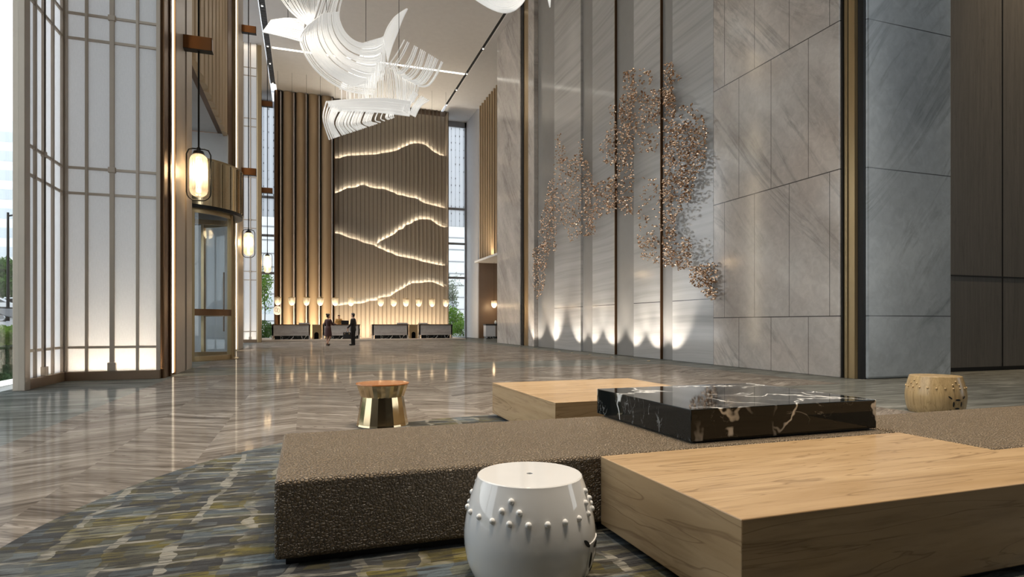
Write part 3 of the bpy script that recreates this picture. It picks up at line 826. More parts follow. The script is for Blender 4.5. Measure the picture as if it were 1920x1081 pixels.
# ------------------------------------------------------------------ glass wall on the left, open to daylight
g = MB()
for y in (2.6, 4.2, 8.4): g.box(-4.76, y - 0.04, 0, -4.62, y + 0.04, H)
for z in (0.04, 6.5, 12.5): g.box(-4.75, 2.6, z - 0.04, -4.63, 8.44, z + 0.04)
struct('wall_left_added', MB().box(-4.95, -9, 0, -4.6, 2.56, H), M['dark_wall'])  # unseen solid length, added to keep daylight off the furniture fronts
f = struct('window_3', g, M['alu'])
MB().box(-4.70, 2.6, 0.0, -4.685, 12.6, H).build('glass_pane', M['glass'], f)

# ------------------------------------------------------------------ revolving door
DC = Vector((-4.0, 22.2, 0)); RC = 2.0; RD = 1.75
rd = thing('revolving_door', 'brass revolving glass door with a deep curved brass canopy', 'door', tuple(DC))
mb = MB()
prof = [(RC, 4.82), (RC, 6.22)]
v = []; n = 72
mb.lathe([(RC - 0.03, 4.80), (RC, 4.80), (RC, 6.20), (RC - 0.03, 6.20)], n, DC)
for k in range(36):
    a = 2 * pi * k / 36; mb.cbox((DC.x + (RC + 0.005) * cos(a), DC.y + (RC + 0.005) * sin(a), 5.5), (0.02, 0.02, 1.38), a)
mb.build('canopy', M['brass'], rd, smooth=30)
MB().lathe([(0.0, 4.70), (RC - 0.02, 4.70), (RC - 0.02, 4.80), (0, 4.80)], n, DC).build('canopy_soffit', M['black'], rd)
MB().lathe([(0.0, 6.2), (RC - 0.01, 6.2), (RC - 0.01, 6.26), (0, 6.26)], n, DC).build('canopy_lid', M['brass_dark'], rd)
def arc(a0, a1, r, n=12): return [(DC.x + r * cos(a0 + (a1 - a0) * k / n), DC.y + r * sin(a0 + (a1 - a0) * k / n)) for k in range(n + 1)]
def shell(m, a0, a1, r, z0, z1, th=0.015, n=12):
    o = arc(a0, a1, r + th / 2, n); i = arc(a0, a1, r - th / 2, n)
    m.prism(o + i[::-1], z0, z1); return m
for (a0, a1) in ((-1.15, -0.32), (0.42, 1.25), (1.9, 2.7), (3.6, 4.4)):
    p = shell(MB(), a0, a1, RD, 0.1, 4.7).build('curved_glass', M['door_glass'], rd, smooth=40)
    m = MB()
    for a in (a0, a1): m.cbox((DC.x + RD * cos(a), DC.y + RD * sin(a), 2.36), (0.14, 0.10, 4.68), a)
    shell(m, a0, a1, RD, 0.02, 0.16, 0.09); shell(m, a0, a1, RD, 4.58, 4.7, 0.09)
    m.build('curved_frame', M['brass_dark'], rd, smooth=40)
    m = MB(); shell(m, a0, a1, RD + 0.03, 1.42, 1.62, 0.05); m.build('push_rail', M['bronze_deep'], rd, smooth=40)
MB().lathe([(0.09, 0.0), (0.09, 4.7)], 20, DC).build('central_column', M['brass_dark'], rd, smooth=40)
for k in range(4):
    a = 0.12 + k * pi / 2
    d = Vector((cos(a), sin(a), 0))
    p0 = DC + d * 0.1; p1 = DC + d * (RD - 0.06)
    m = MB(); m.bar(p0 + Vector((0, 0, 2.4)), p1 + Vector((0, 0, 2.4)), 0.015, 4.3); m.build('door_wing', M['door_glass'], rd)
    m = MB()
    for q in (p0, p1): m.bar(q + Vector((0, 0, 0.05)), q + Vector((0, 0, 4.65)), 0.07, 0.07)
    for z in (0.14, 1.52, 4.55): m.bar(p0 + Vector((0, 0, z)), p1 + Vector((0, 0, z)), 0.05, 0.16 if z != 1.52 else 0.2)
    m.build('wing_frame', M['brass_dark'], rd)
    q = DC + d * (RD - 0.35); s = Vector((-d.y, d.x, 0)) * 0.07
    m = MB(); m.tube([q + s + Vector((0, 0, 0.9)), q + s + Vector((0, 0, 2.9))], 0.022, 8)
    for z in (1.0, 2.8): m.tube([q + Vector((0, 0, z)), q + s + Vector((0, 0, z))], 0.014, 6)
    m.build('pull_handle', M['bronze_deep'], rd, smooth=60)
MB().lathe([(RD + 0.12, 0.0), (RD + 0.12, 0.012), (RD - 0.12, 0.012)], 64, DC).build('floor_ring', M['brass_dark'], rd)
# glazed screen either side of the door
f = struct('window_4', MB().box(-4.45, 17.8, 0, -4.35, 17.9, 8.6).box(-4.45, 25.9, 0, -4.35, 26.0, 8.6).box(-4.45, 17.8, 6.26, -4.35, 26.0, 6.4).box(-4.45, 20.2, 0, -4.35, 20.3, 6.3).box(-4.45, 24.1, 0, -4.35, 24.2, 6.3), M['brass_dark'])
MB().box(-4.41, 17.85, 0.02, -4.39, 20.3, 8.6).box(-4.41, 24.15, 0.02, -4.39, 26.0, 8.6).box(-4.41, 20.3, 6.4, -4.39, 24.15, 8.6).build('glass_pane', M['glass'], f)

# ------------------------------------------------------------------ pendants on the entrance side
def bracket(x, y, z, w, label, hh=0.32):
    t = thing('pendant_bracket', label, 'bracket', (x, y, z), group='copper brown brackets on the piers')
    m = MB(); m.box(x, y - 0.11, z - hh / 2, x + w, y - 0.085, z + hh / 2); m.box(x, y + 0.085, z - hh / 2, x + w, y + 0.11, z + hh / 2)
    m.box(x + w - 0.02, y - 0.11, z - hh / 2, x + w, y + 0.11, z + hh / 2); m.build('strap', M['bronze_bracket'], t, bevel=0.004)
    m = MB(); m.box(x, y - 0.11, z - hh / 2 - 0.012, x + w + 0.01, y + 0.11, z - hh / 2); m.build('rim', M['black'], t)
def lantern(x, y, label):
    t = thing('pendant_lantern', label, 'lantern', (x, y, 4.3), group='tall ribbed lanterns hung beside the piers')
    m = MB(); m.tube([(x, y, 5.52), (x, y, H)], 0.022, 8); m.build('hanging_rod', M['black'], t)
    m = MB()
    hw = 0.27; z0, z1 = 4.22, 5.50
    loop = []
    for k in range(9): a = -pi / 2 + (k / 8 - 1) * pi / 2; loop.append((x + (hw - 0.16) * -1 + 0.16 * cos(a) , y, z0 + 0.16 + 0.16 * sin(a)))
    lp = [(x - hw, y, z1 - 0.14), (x - hw, y, z0 + 0.2)] + [(x - hw + 0.2 - 0.2 * cos(q), y, z0 + 0.2 - 0.2 * sin(q)) for q in (0.4, 0.8, 1.2, 1.57)] + \
         [(x + hw - 0.2 + 0.2 * sin(q), y, z0 + 0.2 - 0.2 * cos(q)) for q in (0.0, 0.4, 0.8, 1.2, 1.57)] + [(x + hw, y, z1 - 0.14)]
    m.tube(lp, 0.018, 6); m.tube([(x - hw, y, z1 - 0.14), (x - hw + 0.05, y, z1 - 0.03), (x - hw + 0.14, y, z1), (x + hw - 0.14, y, z1), (x + hw - 0.05, y, z1 - 0.03), (x + hw, y, z1 - 0.14)], 0.018, 6)
    m.build('loop_frame', M['black'], t, smooth=60)
    prof = []
    for k in range(9): a = -pi / 2 + pi / 2 * k / 8; prof.append((0.20 * cos(a) + 0.002, 4.30 + 0.16 + 0.16 * sin(a)))
    for k in range(1, 9): a = pi / 2 * k / 8; prof.append((0.20 * cos(a) + 0.002, 5.22 + 0.16 * sin(a)))
    m = MB(); m.lathe([(r * (1.0), z) for r, z in prof], 40, (x, y, 0))
    o = m.build('ribbed_shade', M['lantern'], t, smooth=60)
    m = MB()
    for k in range(20):
        a = 2 * pi * k / 20; m.tube([(x + 0.203 * cos(a), y + 0.203 * sin(a), 4.47), (x + 0.203 * cos(a), y + 0.203 * sin(a), 5.22)], 0.009, 5)
    m.build('shade_ribs', M['lantern'], t)
    m = MB(); m.lathe([(0.14, 5.36), (0.11, 5.44), (0.05, 5.46), (0.04, 5.53)], 20, (x, y, 0)); m.build('cap', M['black'], t, smooth=40)
    m = MB(); m.tube([(x, y, 4.42), (x, y, 5.05)], 0.055, 10); m.ball((x, y, 5.12), (0.075, 0.075, 0.11)); m.build('glow_tube', M['bulb'], t, smooth=60)
    light('lantern_light', 'POINT', (x + 0.02, y - 0.0, 4.9), 45, kelvin(2700), shadow_soft_size=0.19)
bracket(XL, 16.65, 8.09, 0.64, 'copper brown bracket on the beige stone pier, above the near lantern')
bracket(XL + 0.05, 30.3, 8.18, 0.62, 'lower copper brown bracket on the far pier, above the middle lantern')
bracket(XL + 0.05, 30.3, 14.75, 0.62, 'upper copper brown bracket on the far pier, high near the ceiling')
bracket(-2.56, 40.2, 9.4, 0.62, 'lower copper brown bracket on the gold post, above the farthest lantern')
bracket(-2.56, 40.2, 14.75, 0.62, 'upper copper brown bracket on the gold post before the tall window')
lantern(-2.51, 16.65, 'glowing ribbed glass lantern in front of the revolving door')
lantern(-2.50, 30.3, 'glowing ribbed glass lantern in front of the far lattice screen')
lantern(-2.24, 40.2, 'farthest ribbed glass lantern, hung before the tall left window')
# ------------------------------------------------------------------ ceiling slots and the light line
def slot(x, w, label, spots, grid):
    t = thing('ceiling_track', label, 'ceiling track', (x, 22, H), group='black slots in the ceiling')
    MB().box(x - w, 4.0, H + 0.02, x + w, 46.3, H + 0.08).build('slot', M['black_gloss'], t)
    MB().box(x + w, 4.0, H - 0.012, x + w + 0.05, 46.3, H + 0.02).build('edge_trim', M['white'], t)
    if grid:
        m = MB()
        y = 26.0
        while y < 46.2: m.box(x - w, y, H - 0.0, x + w, y + 0.035, H + 0.02); y += 0.16
        m.build('louvre', M['alu'], t)
    for y in spots:
        m = MB(); m.lathe([(0.055, -0.06), (0.065, 0.02)], 14, (x, y, H)); o = m.build('spot_head', M['white'], t, smooth=40)
        m = MB(); m.lathe([(0.0, -0.062), (0.05, -0.062), (0.05, -0.055)], 14, (x, y, H)); m.build('spot_lens', M['screen_glow'], o)
slot(TL - 0.09, 0.16, 'wide black louvred slot along the entrance side of the ceiling', [9, 15, 21, 27, 31, 35, 38, 40, 42.6, 46.0], True)
slot(TR, 0.07, 'narrow black track along the marble wall side of the ceiling', [8, 14, 20, 26, 31, 36, 40, 43, 46.2], False)
ll = thing('ceiling_light_line', 'thin warm white light line crossing the ceiling between the two slots', 'light line', (4.2, 40.1, H))
MB().box(TL + 0.15, 40.02, H - 0.05, TR - 0.12, 40.20, H - 0.01).build('diffuser', M['led_line'], ll)
MB().box(TL + 0.15, 39.99, H - 0.02, TR - 0.12, 40.23, H).build('housing', M['white'], ll)

# ------------------------------------------------------------------ chandelier of acrylic rods
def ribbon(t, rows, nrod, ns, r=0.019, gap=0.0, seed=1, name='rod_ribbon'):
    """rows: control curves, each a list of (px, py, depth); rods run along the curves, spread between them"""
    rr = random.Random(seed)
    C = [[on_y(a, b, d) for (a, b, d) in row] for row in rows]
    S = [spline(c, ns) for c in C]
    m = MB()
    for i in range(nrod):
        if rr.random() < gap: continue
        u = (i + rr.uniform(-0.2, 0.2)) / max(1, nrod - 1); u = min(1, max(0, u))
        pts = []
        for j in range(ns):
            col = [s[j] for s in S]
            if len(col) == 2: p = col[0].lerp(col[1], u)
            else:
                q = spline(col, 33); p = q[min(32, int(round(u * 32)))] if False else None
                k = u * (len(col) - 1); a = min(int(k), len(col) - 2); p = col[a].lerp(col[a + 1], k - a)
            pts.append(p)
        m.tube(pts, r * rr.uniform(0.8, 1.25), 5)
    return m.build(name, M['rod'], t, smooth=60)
ch = thing('rod_chandelier', 'large swirling chandelier of white acrylic rods hung over the hall', 'chandelier', (2.4, 25, 8.4))
D = 25.0
ribbon(ch, [[(577, 47, D), (562, 72, D - .3), (570, 100, D - .6), (590, 130, D - .6), (620, 155, D - .3), (655, 172, D), (700, 178, D + .3)],
            [(607, 24, D + .5), (608, 56, D + .4), (618, 85, D + .2), (640, 112, D), (668, 128, D), (695, 135, D + .2), (715, 130, D + .5)],
            [(636, 22, D + 1.), (637, 37, D + 1.), (646, 58, D + .9), (662, 74, D + .8), (682, 81, D + .7), (705, 77, D + .8), (719, 68, D + 1.)]], 74, 26, 0.018, 0.10, 1)
ribbon(ch, [[(682, 80, D + .7), (672, 110, D + .5), (650, 140, D + .1), (636, 168, D - .1)],
            [(719, 69, D + 1.), (722, 95, D + .8), (722, 125, D + .5), (718, 150, D + .3)]], 40, 12, 0.018, 0.05, 2)
ribbon(ch, [[(719, 70, D + 1.), (726, 52, D + 1.), (738, 34, D + .8), (750, 24, D + .6), (763, 16, D + .4)],
            [(727, 116, D + .4), (735, 88, D + .3), (746, 60, D + .3), (754, 38, D + .3), (764, 17, D + .4)]], 26, 12, 0.022, 0.02, 3)
ribbon(ch, [[(518, -14, D + .6), (545, 22, D + .4), (577, 48, D)], [(600, -14, D + 1.4), (596, 10, D + 1.0), (590, 32, D + .4)]], 22, 10, 0.018, 0.03, 4)
ribbon(ch, [[(601, -16, D + 1.2), (594, 10, D + 1.), (584, 40, D + .5)], [(648, -16, D + 1.6), (640, 4, D + 1.4), (636, 24, D + 1.1)]], 20, 10, 0.019, 0.08, 5)
ribbon(ch, [[(492, 60, D - .2), (530, 69, D - .3), (566, 79, D - .4)], [(508, 38, D + .6), (540, 34, D + .6), (572, 38, D + .5)]], 26, 8, 0.020, 0.0, 6)
ribbon(ch, [[(758, 75, D + .6), (746, 97, D + .2), (733, 116, D - .2), (726, 126, D - .2)], [(795, 96, D + .5), (786, 124, D), (772, 144, D - .3), (756, 146, D - .4)],
            [(830, 117, D + .3), (818, 142, D - .2), (803, 161, D - .5), (786, 162, D - .5)]], 25, 14, 0.024, 0.10, 7)
ribbon(ch, [[(690, 118, D + .6), (683, 150, D + .2), (680, 186, D)], [(735, 118, D + .2), (742, 150, D - .2), (745, 186, D - .4)], [(786, 160, D - .5), (783, 172, D - .6), (776, 192, D - .6)]], 36, 12, 0.018, 0.06, 8)
ribbon(ch, [[(613, 190, D - .4), (660, 186, D - .5), (720, 184, D - .6), (770, 190, D - .6)], [(622, 210, D + .2), (660, 208, D - .2), (720, 212, D - .4), (768, 218, D - .4)]], 26, 14, 0.019, 0.02, 9)
rowsA = []
top = [(612, 190), (640, 205), (670, 208), (700, 209), (738, 214)]; mid = [(606, 222), (628, 231), (662, 232), (694, 227), (738, 217)]; bot = [(618, 262), (640, 254), (674, 243), (706, 232), (739, 220)]
rowsA = [[(a[0], a[1], D - .3), (b[0], b[1], D - .9), (c[0], c[1], D - .7)] for a, b, c in zip(top, mid, bot)]
ribbon(ch, rowsA, 46, 10, 0.026, 0.28, 10)
ribbon(ch, [[(775, 172, D - .2), (763, 192, D - .5), (757, 208, D - .6)], [(790, 180, D - .1), (775, 198, D - .4), (768, 214, D - .6)], [(804, 188, D), (788, 200, D - .4), (778, 219, D - .6)]], 11, 10, 0.028, 0.12, 11)
ribbon(ch, [[(640, 156, D + .6), (640, 188, D + .4)], [(700, 170, D + .6), (700, 190, D + .4)]], 18, 4, 0.018, 0.2, 12)
for (px, py, y) in ((686, 80, D + .8), (748, 128, D), (612, 20, D + 1.), (540, 40, D + .6)):
    p = on_y(px, py, y); MB().tube([p, (p.x, p.y, H)], 0.012, 6).build('suspension_cable', M['black'], ch)
ch2 = thing('rod_chandelier', 'second rod chandelier dipping in at the top edge before the marble pier', 'chandelier', (5.6, 18, 11.0))
D2 = 18.0
ribbon(ch2, [[(880, -8, D2), (915, 14, D2 - .2), (942, 24, D2 - .3), (962, 21, D2 - .2), (978, 8, D2), (988, -8, D2 + .2)],
             [(870, -60, D2 + .3), (905, -36, D2 + .2), (940, -30, D2 + .2), (962, -34, D2 + .3), (980, -44, D2 + .5), (1000, -66, D2 + .7)]], 34, 16, 0.017, 0.05, 21)
ribbon(ch2, [[(958, -40, D2 - .4), (1000, -50, D2 - .3), (1022, -16, D2 - .2), (1031, 14, D2 - .2)], [(960, -52, D2 - .3), (1003, -64, D2 - .2), (1030, -24, D2 - .1), (1031, 13, D2 - .2)]], 4, 12, 0.017, 0, 22)
for (px, py) in ((905, -36), (962, -34)):
    p = on_y(px, py, D2 + .2); MB().tube([p, (p.x, p.y, H)], 0.010, 6).build('suspension_cable', M['black'], ch2)

# ------------------------------------------------------------------ copper petals drifting over the folded stone
regions = [  # polygon in the survey frame, count
    ([(998, 468), (1022, 455), (1030, 470), (1018, 545), (1008, 562), (999, 545)], 130),
    ([(1008, 440), (1028, 345), (1043, 320), (1043, 470), (1026, 470), (1014, 465)], 190),
    ([(1040, 252), (1055, 250), (1062, 300), (1050, 330), (1038, 330)], 32),
    ([(1044, 300), (1092, 285), (1092, 440), (1066, 455), (1056, 420), (1044, 420)], 220),
    ([(1082, 262), (1093, 258), (1094, 300), (1080, 310)], 14),
    ([(1092, 305), (1100, 298), (1116, 350), (1116, 440), (1095, 442)], 130),
    ([(1116, 345), (1158, 325), (1158, 395), (1130, 402), (1116, 420)], 130),
    ([(1122, 280), (1136, 245), (1158, 240), (1158, 300), (1146, 312), (1128, 300)], 60),
    ([(1142, 198), (1152, 192), (1156, 245), (1144, 245)], 12),
    ([(1168, 135), (1190, 128), (1194, 180), (1168, 182)], 40),
    ([(1162, 180), (1194, 170), (1194, 250), (1158, 250)], 110),
    ([(1157, 250), (1190, 245), (1186, 400), (1170, 405), (1157, 385)], 140),
    ([(1196, 128), (1222, 130), (1222, 165), (1196, 170)], 16),
    ([(1196, 172), (1240, 165), (1236, 225), (1196, 240)], 85),
    ([(1196, 240), (1240, 225), (1232, 285), (1196, 285)], 34),
    ([(1205, 330), (1240, 330), (1240, 450), (1196, 470), (1194, 410)], 52),
    ([(1198, 440), (1236, 440), (1236, 496), (1200, 485)], 38),
    ([(1243, 120), (1262, 112), (1266, 200), (1243, 200)], 50),
    ([(1243, 160), (1266, 170), (1266, 330), (1243, 330)], 130),
    ([(1243, 330), (1266, 330), (1266, 500), (1243, 498)], 150),
    ([(1268, 130), (1278, 128), (1276, 150), (1268, 150)], 3),
    ([(1270, 196), (1312, 195), (1325, 240), (1280, 235)], 26),
    ([(1266, 232), (1326, 240), (1322, 310), (1300, 340), (1266, 345)], 200),
    ([(1266, 340), (1304, 335), (1296, 372), (1268, 405)], 50),
    ([(1266, 440), (1296, 445), (1298, 500), (1268, 506)], 55),
    ([(1292, 500), (1340, 490), (1348, 530), (1330, 545), (1296, 535)], 95),
    ([(1310, 540), (1345, 540), (1342, 566), (1328, 560)], 16),
]
def in_poly(x, y, P):
    c = False
    for i in range(len(P)):
        a, b = P[i], P[i - 1]
        if (a[1] > y) != (b[1] > y) and x < (b[0] - a[0]) * (y - a[1]) / (b[1] - a[1]) + a[0]: c = not c
    return c
pr = random.Random(5)
petals = []
for P, n in regions:
    n = int(n * 1.9)
    xs = [p[0] for p in P]; yy = [p[1] for p in P]; k = 0
    while k < n:
        x = pr.uniform(min(xs), max(xs)); y = pr.uniform(min(yy), max(yy))
        if in_poly(x, y, P):
            petals.append(on_x(x, y, pr.uniform(10.62, 10.95))); k += 1
petals.sort(key=lambda p: p.y)
def petal(m, p, rnd):
    L = rnd.uniform(0.042, 0.068); W = L * rnd.uniform(0.50, 0.68)
    rot = Matrix.Rotation(rnd.uniform(-0.7, 0.7), 3, 'Z') @ Matrix.Rotation(rnd.uniform(-1.0, 0.1), 3, 'Y') @ Matrix.Rotation(rnd.uniform(-0.6, 0.6), 3, 'X')
    rows = []
    for (v, w, h) in ((-1, 0.12, 0.0), (-0.45, 0.85, 0.018), (0.15, 1.0, 0.026), (0.65, 0.65, 0.016), (1.0, 0.06, -0.008)):
        rows.append([Vector((v2 * W * w, v * L, h - 0.02 * abs(v2))) for v2 in (-1, 0, 1)])
    b = len(m.v); th = Vector((0, 0, -0.004)); vs = []
    for row in rows:
        for q in row: vs.append(p + rot @ q)
    nn = len(vs)
    vs += [p + rot @ (q + th) for row in rows for q in row]
    fs = []
    for i in range(4):
        for j in range(2):
            a = i * 3 + j; fs.append((a, a + 1, a + 4, a + 3)); fs.append((nn + a, nn + a + 3, nn + a + 4, nn + a + 1))
        fs.append((i * 3, i * 3 + 3, nn + i * 3 + 3, nn + i * 3)); fs.append((i * 3 + 2, nn + i * 3 + 2, nn + i * 3 + 5, i * 3 + 5))
    m.add(vs, fs)
    # thin pin back to the stone
    m.add([p + Vector((0, -0.002, 0)), p + Vector((0, 0.002, 0)), (11.19, p.y + 0.002, p.z), (11.19, p.y - 0.002, p.z)], [(0, 1, 2, 3)])
pt = thing('petal_wall_sculpture', 'cloud of copper petals floating over the folded pale stone wall', 'wall sculpture', (10.8, 20.0, 1.5))
for p in petals[:100]:
    m = MB(); petal(m, p, pr); m.build('petal', M['copper'], pt, smooth=50, recalc=False)
m = MB()
for p in petals[100:]: petal(m, p, pr)
m.build('petal_cloud', M['copper'], pt, smooth=50, recalc=False, kind='stuff')

# wall washers in the floor below the folds
for i, y in enumerate((28.2, 26.2, 25.95, 23.3, 22.0, 20.4, 18.75, 17.3, 16.34)):
    t = thing('floor_uplight', 'small floor uplight under the folded stone, ' + ('first', 'second', 'third', 'fourth', 'fifth', 'sixth', 'seventh', 'eighth', 'ninth')[i] + ' from the far pier', 'uplight', (10.1, y, 0), group='uplights under the stone recess')
    MB().lathe([(0.055, 0.0), (0.055, 0.012), (0.04, 0.012)], 16, (10.1, y, 0)).build('bezel', M['brass_dark'], t)
    MB().lathe([(0.0, 0.004), (0.04, 0.004), (0.04, 0.008)], 16, (10.1, y, 0)).build('lens', M['screen_glow'], t)
    light('uplight', 'SPOT', (10.1, y, 0.03), 135, kelvin(4000), (11.05, y, 1.35), spot_size=radians(78), spot_blend=0.6, shadow_soft_size=0.03)

# ------------------------------------------------------------------ lounge furniture
HT = 0.43
rg = MB(); n = 128
rg.lathe([(4.02, 0.0), (4.02, 0.012)], n, (2.5, 3.3, 0))
tag(rg.build('area_rug', M['rug']), 'round abstract patterned rug in olive, slate and cream under the seating', 'rug')
def block(name, label, cat, poly, z0, z1, mat, part, inset=0.05, bev=0.02, segs=3, group=None, plinth='plinth'):
    xs = [p[0] for p in poly]; yy = [p[1] for p in poly]
    t = thing(name, label, cat, ((min(xs) + max(xs)) / 2, (min(yy) + max(yy)) / 2, z0 - 0.03 if z0 < 0.2 else z0 - 0.012), group=group)
    m = MB(); m.prism(poly, z0, z1); m.build(part, mat, t, bevel=bev, segs=segs, smooth=35)
    cx, cy = (min(xs) + max(xs)) / 2, (min(yy) + max(yy)) / 2
    q = []
    for (x, y) in poly:
        q.append((x + (inset if x < cx else -inset), y + (inset if y < cy else -inset)))
    return t, q
t, q = block('leather_bench', 'long brown grained leather bench behind the white ceramic stool', 'bench', [(-0.14, 3.04), (3.78, 3.04), (3.78, 4.34), (-0.14, 4.34)], 0.05, HT, M['leather'], 'upholstered_seat', bev=0.022, segs=4)
MB().prism(q, 0.012, 0.05).build('plinth', M['plinth'], t)
t, q = block('leather_bench', 'brown leather bench beyond the low oak table, near the wooden drum stool', 'bench', [(3.84, 2.44), (6.6, 2.44), (6.6, 3.66), (3.84, 3.66)], 0.05, HT, M['leather'], 'upholstered_seat', bev=0.022, segs=4)
MB().prism(q, 0.012, 0.05).build('plinth', M['plinth'], t)
t, q = block('low_table', 'big pale oak block table in front, beside the white ceramic stool', 'table', [(1.56, 1.87), (5.6, 1.87), (5.6, 2.42), (3.82, 2.42), (3.82, 3.02), (1.56, 3.02)], 0.05, HT, M['wood_light'], 'oak_block', bev=0.006)
MB().prism([(1.62, 1.93), (5.54, 1.93), (5.54, 2.36), (3.76, 2.36), (3.76, 2.96), (1.62, 2.96)], 0.012, 0.05).build('plinth', M['plinth'], t)
t, q = block('low_table', 'pale oak block table behind the black marble block', 'table', [(2.21, 5.20), (4.13, 5.20), (4.13, 7.2), (2.21, 7.2)], 0.05, HT, M['wood_light'], 'oak_block', bev=0.006)
MB().prism(q, 0.012, 0.05).build('plinth', M['plinth'], t)
t, q = block('marble_coffee_table', 'glossy black marble slab with white veins resting on the brown bench', 'table', [(2.24, 3.14), (3.76, 3.14), (3.76, 4.40), (2.24, 4.40)], HT + 0.012, 0.64, M['blackmarble'], 'marble_slab', inset=0.03, bev=0.004)
MB().prism([(2.27, 3.17), (3.73, 3.17), (3.73, 4.33), (2.27, 4.33)], HT, HT + 0.012).build('shadow_gap', M['plinth'], t)

def drum_stool(loc, rz, top_r, belly_r, h, mat, label, z0):
    t = thing('drum_stool', label, 'stool', (loc[0], loc[1], z0), rz, group=None)
    def rad(z):
        u = z / h
        return lerp_poly([(0, top_r * 1.02), (0.08, top_r * 1.10), (0.2, top_r + (belly_r - top_r) * 0.78), (0.36, belly_r * 0.995), (0.46, belly_r), (0.6, top_r + (belly_r - top_r) * 0.88), (0.75, top_r + (belly_r - top_r) * 0.62), (0.9, top_r + (belly_r - top_r) * 0.27), (1.0, top_r)], u)
    zs = [i / 28 for i in range(29)]
    sm = [rad(u * h) if u > 0.93 else sum(rad(min(1, max(0, u + d)) * h) for d in (-0.05, -0.025, 0, 0.025, 0.05)) / 5 for u in zs]
    prof = [(0.0, 0.0)] + [(r, u * h) for r, u in zip(sm, zs)]
    prof[-1] = (top_r + 0.002, h - 0.004); prof += [(top_r - 0.003, h), (0.014, h), (0.012, h - 0.02), (0.0, h - 0.02)]
    m = MB(); m.lathe(prof, 72); m.build('body', mat, t, smooth=28, world=False)
    def surf(a, z, d=0.0):
        r = lerp_poly([(u * h, rr) for u, rr in zip(zs, sm)], z) + d
        return Vector((r * cos(a), r * sin(a), z))
    MB().lathe([(0.0, 0.0), (0.012, 0.0), (0.012, 0.002)], 16, (0, 0, h - 0.0195)).build('vent_hole', M['hole'], t, world=False)
    spots = [(2 * pi * (k + 0.5) / 22, 0.70) for k in range(22)]
    for c in range(4):
        a = 2 * pi * c / 4 + pi / 4 * 0
        da = 2 * pi / 22
        spots += [(a - da * 0.5, 0.795), (a + da * 0.5, 0.795), (a, 0.88)]
    for (a, u) in spots:
        p = surf(a, u * h, 0.0)
        m = MB(); m.ball(p, (0.0135, 0.0135, 0.0135), 12, 8); m.build('stud', mat, t, smooth=80, world=False)
    # openwork coin panel: raised square tile with leaf-shaped openings
    for c in range(2):
        a0 = pi * c
        def at(u, w, d): # local panel coordinates
            return surf(a0 + u / belly_r, (0.29 * h) + w, d)
        s = 0.075
        P = [[at(-s + 2 * s * i / 8, -s + 2 * s * j / 8, 0.004) for i in range(9)] for j in range(9)]
        m = MB(); m.grid(P)
        edge = [at(-s + 2 * s * i / 8, -s, -0.004) for i in range(9)]; m.grid([P[0], edge]); m.grid([P[8], [at(-s + 2 * s * i / 8, s, -0.004) for i in range(9)]])
        m.grid([[r[0] for r in P], [at(-s, -s + 2 * s * j / 8, -0.004) for j in range(9)]]); m.grid([[r[8] for r in P], [at(s, -s + 2 * s * j / 8, -0.004) for j in range(9)]])
        pn = m.build('coin_panel', mat, t, smooth=50, world=False)
        m = MB()
        for (cu, cw, ang, ln) in ((-0.055, 0, pi / 2, 0.036), (0.055, 0, pi / 2, 0.036), (0, 0.055, 0, 0.036), (0, -0.055, 0, 0.036), (0, 0, 0.8, 0.008),
                                  (0.098, 0.085, 0.7, 0.03), (0.098, -0.085, -0.7, 0.03), (-0.098, 0.085, -0.7, 0.03), (-0.098, -0.085, 0.7, 0.03)):
            ring = []
            for k in range(14):
                q = 2 * pi * k / 14; lu, lw = ln * cos(q), ln * 0.36 * sin(q) * (1 - 0.2 * abs(cos(q)))
                ring.append(at(cu + lu * cos(ang) - lw * sin(ang), cw + lu * sin(ang) + lw * cos(ang), 0.0055))
            m.add(ring, [tuple(range(14))])
        m.build('openwork', M['hole'], t, world=False)
    return t
drum_stool((0.965, 2.565), radians(-38), 0.236, 0.299, 0.476, M['porcelain'], 'white glazed ceramic drum stool between the leather bench and the front oak table', 0.012)
drum_stool((7.92, 5.74), radians(-101), 0.292, 0.345, 0.48, M['wood_y'], 'pale wooden drum stool with studs by the far brown bench', 0.0)
t = thing('brass_stool', 'polished brass stool with a rosewood top standing behind the leather bench', 'stool', (0.84, 7.04, 0.012))
n = 18
def facet(zr):
    m = MB(); ring = []
    for (r, z) in zr:
        for k in range(n * 2):
            a = pi * k / n; rr = r * (1.0 if k % 2 == 0 else 0.955)
            ring.append((0.84 + rr * cos(a), 7.04 + rr * sin(a), z + 0.012))
    N = n * 2; f = []
    for i in range(len(zr) - 1):
        for k in range(N): f.append((i * N + k, i * N + (k + 1) % N, (i + 1) * N + (k + 1) % N, (i + 1) * N + k))
    f.append(tuple(range(N))[::-1]); f.append(tuple((len(zr) - 1) * N + k for k in range(N)))
    return m.add(ring, f)
facet([(0.245, 0.325), (0.292, 0.462)]).build('flared_collar', M['brass'], t)
m = MB(); m.lathe([(0.296, 0.0), (0.290, 0.02), (0.240, 0.325)], 20, (0.84, 7.04, 0.012)); m.build('fluted_body', M['brass'], t)
m = MB(); m.lathe([(0.0, 0.462), (0.297, 0.462), (0.302, 0.468), (0.300, 0.476), (0.0, 0.478)], 48, (0.84, 7.04, 0.012)); m.build('wooden_top', M['wood_red'], t, smooth=40)

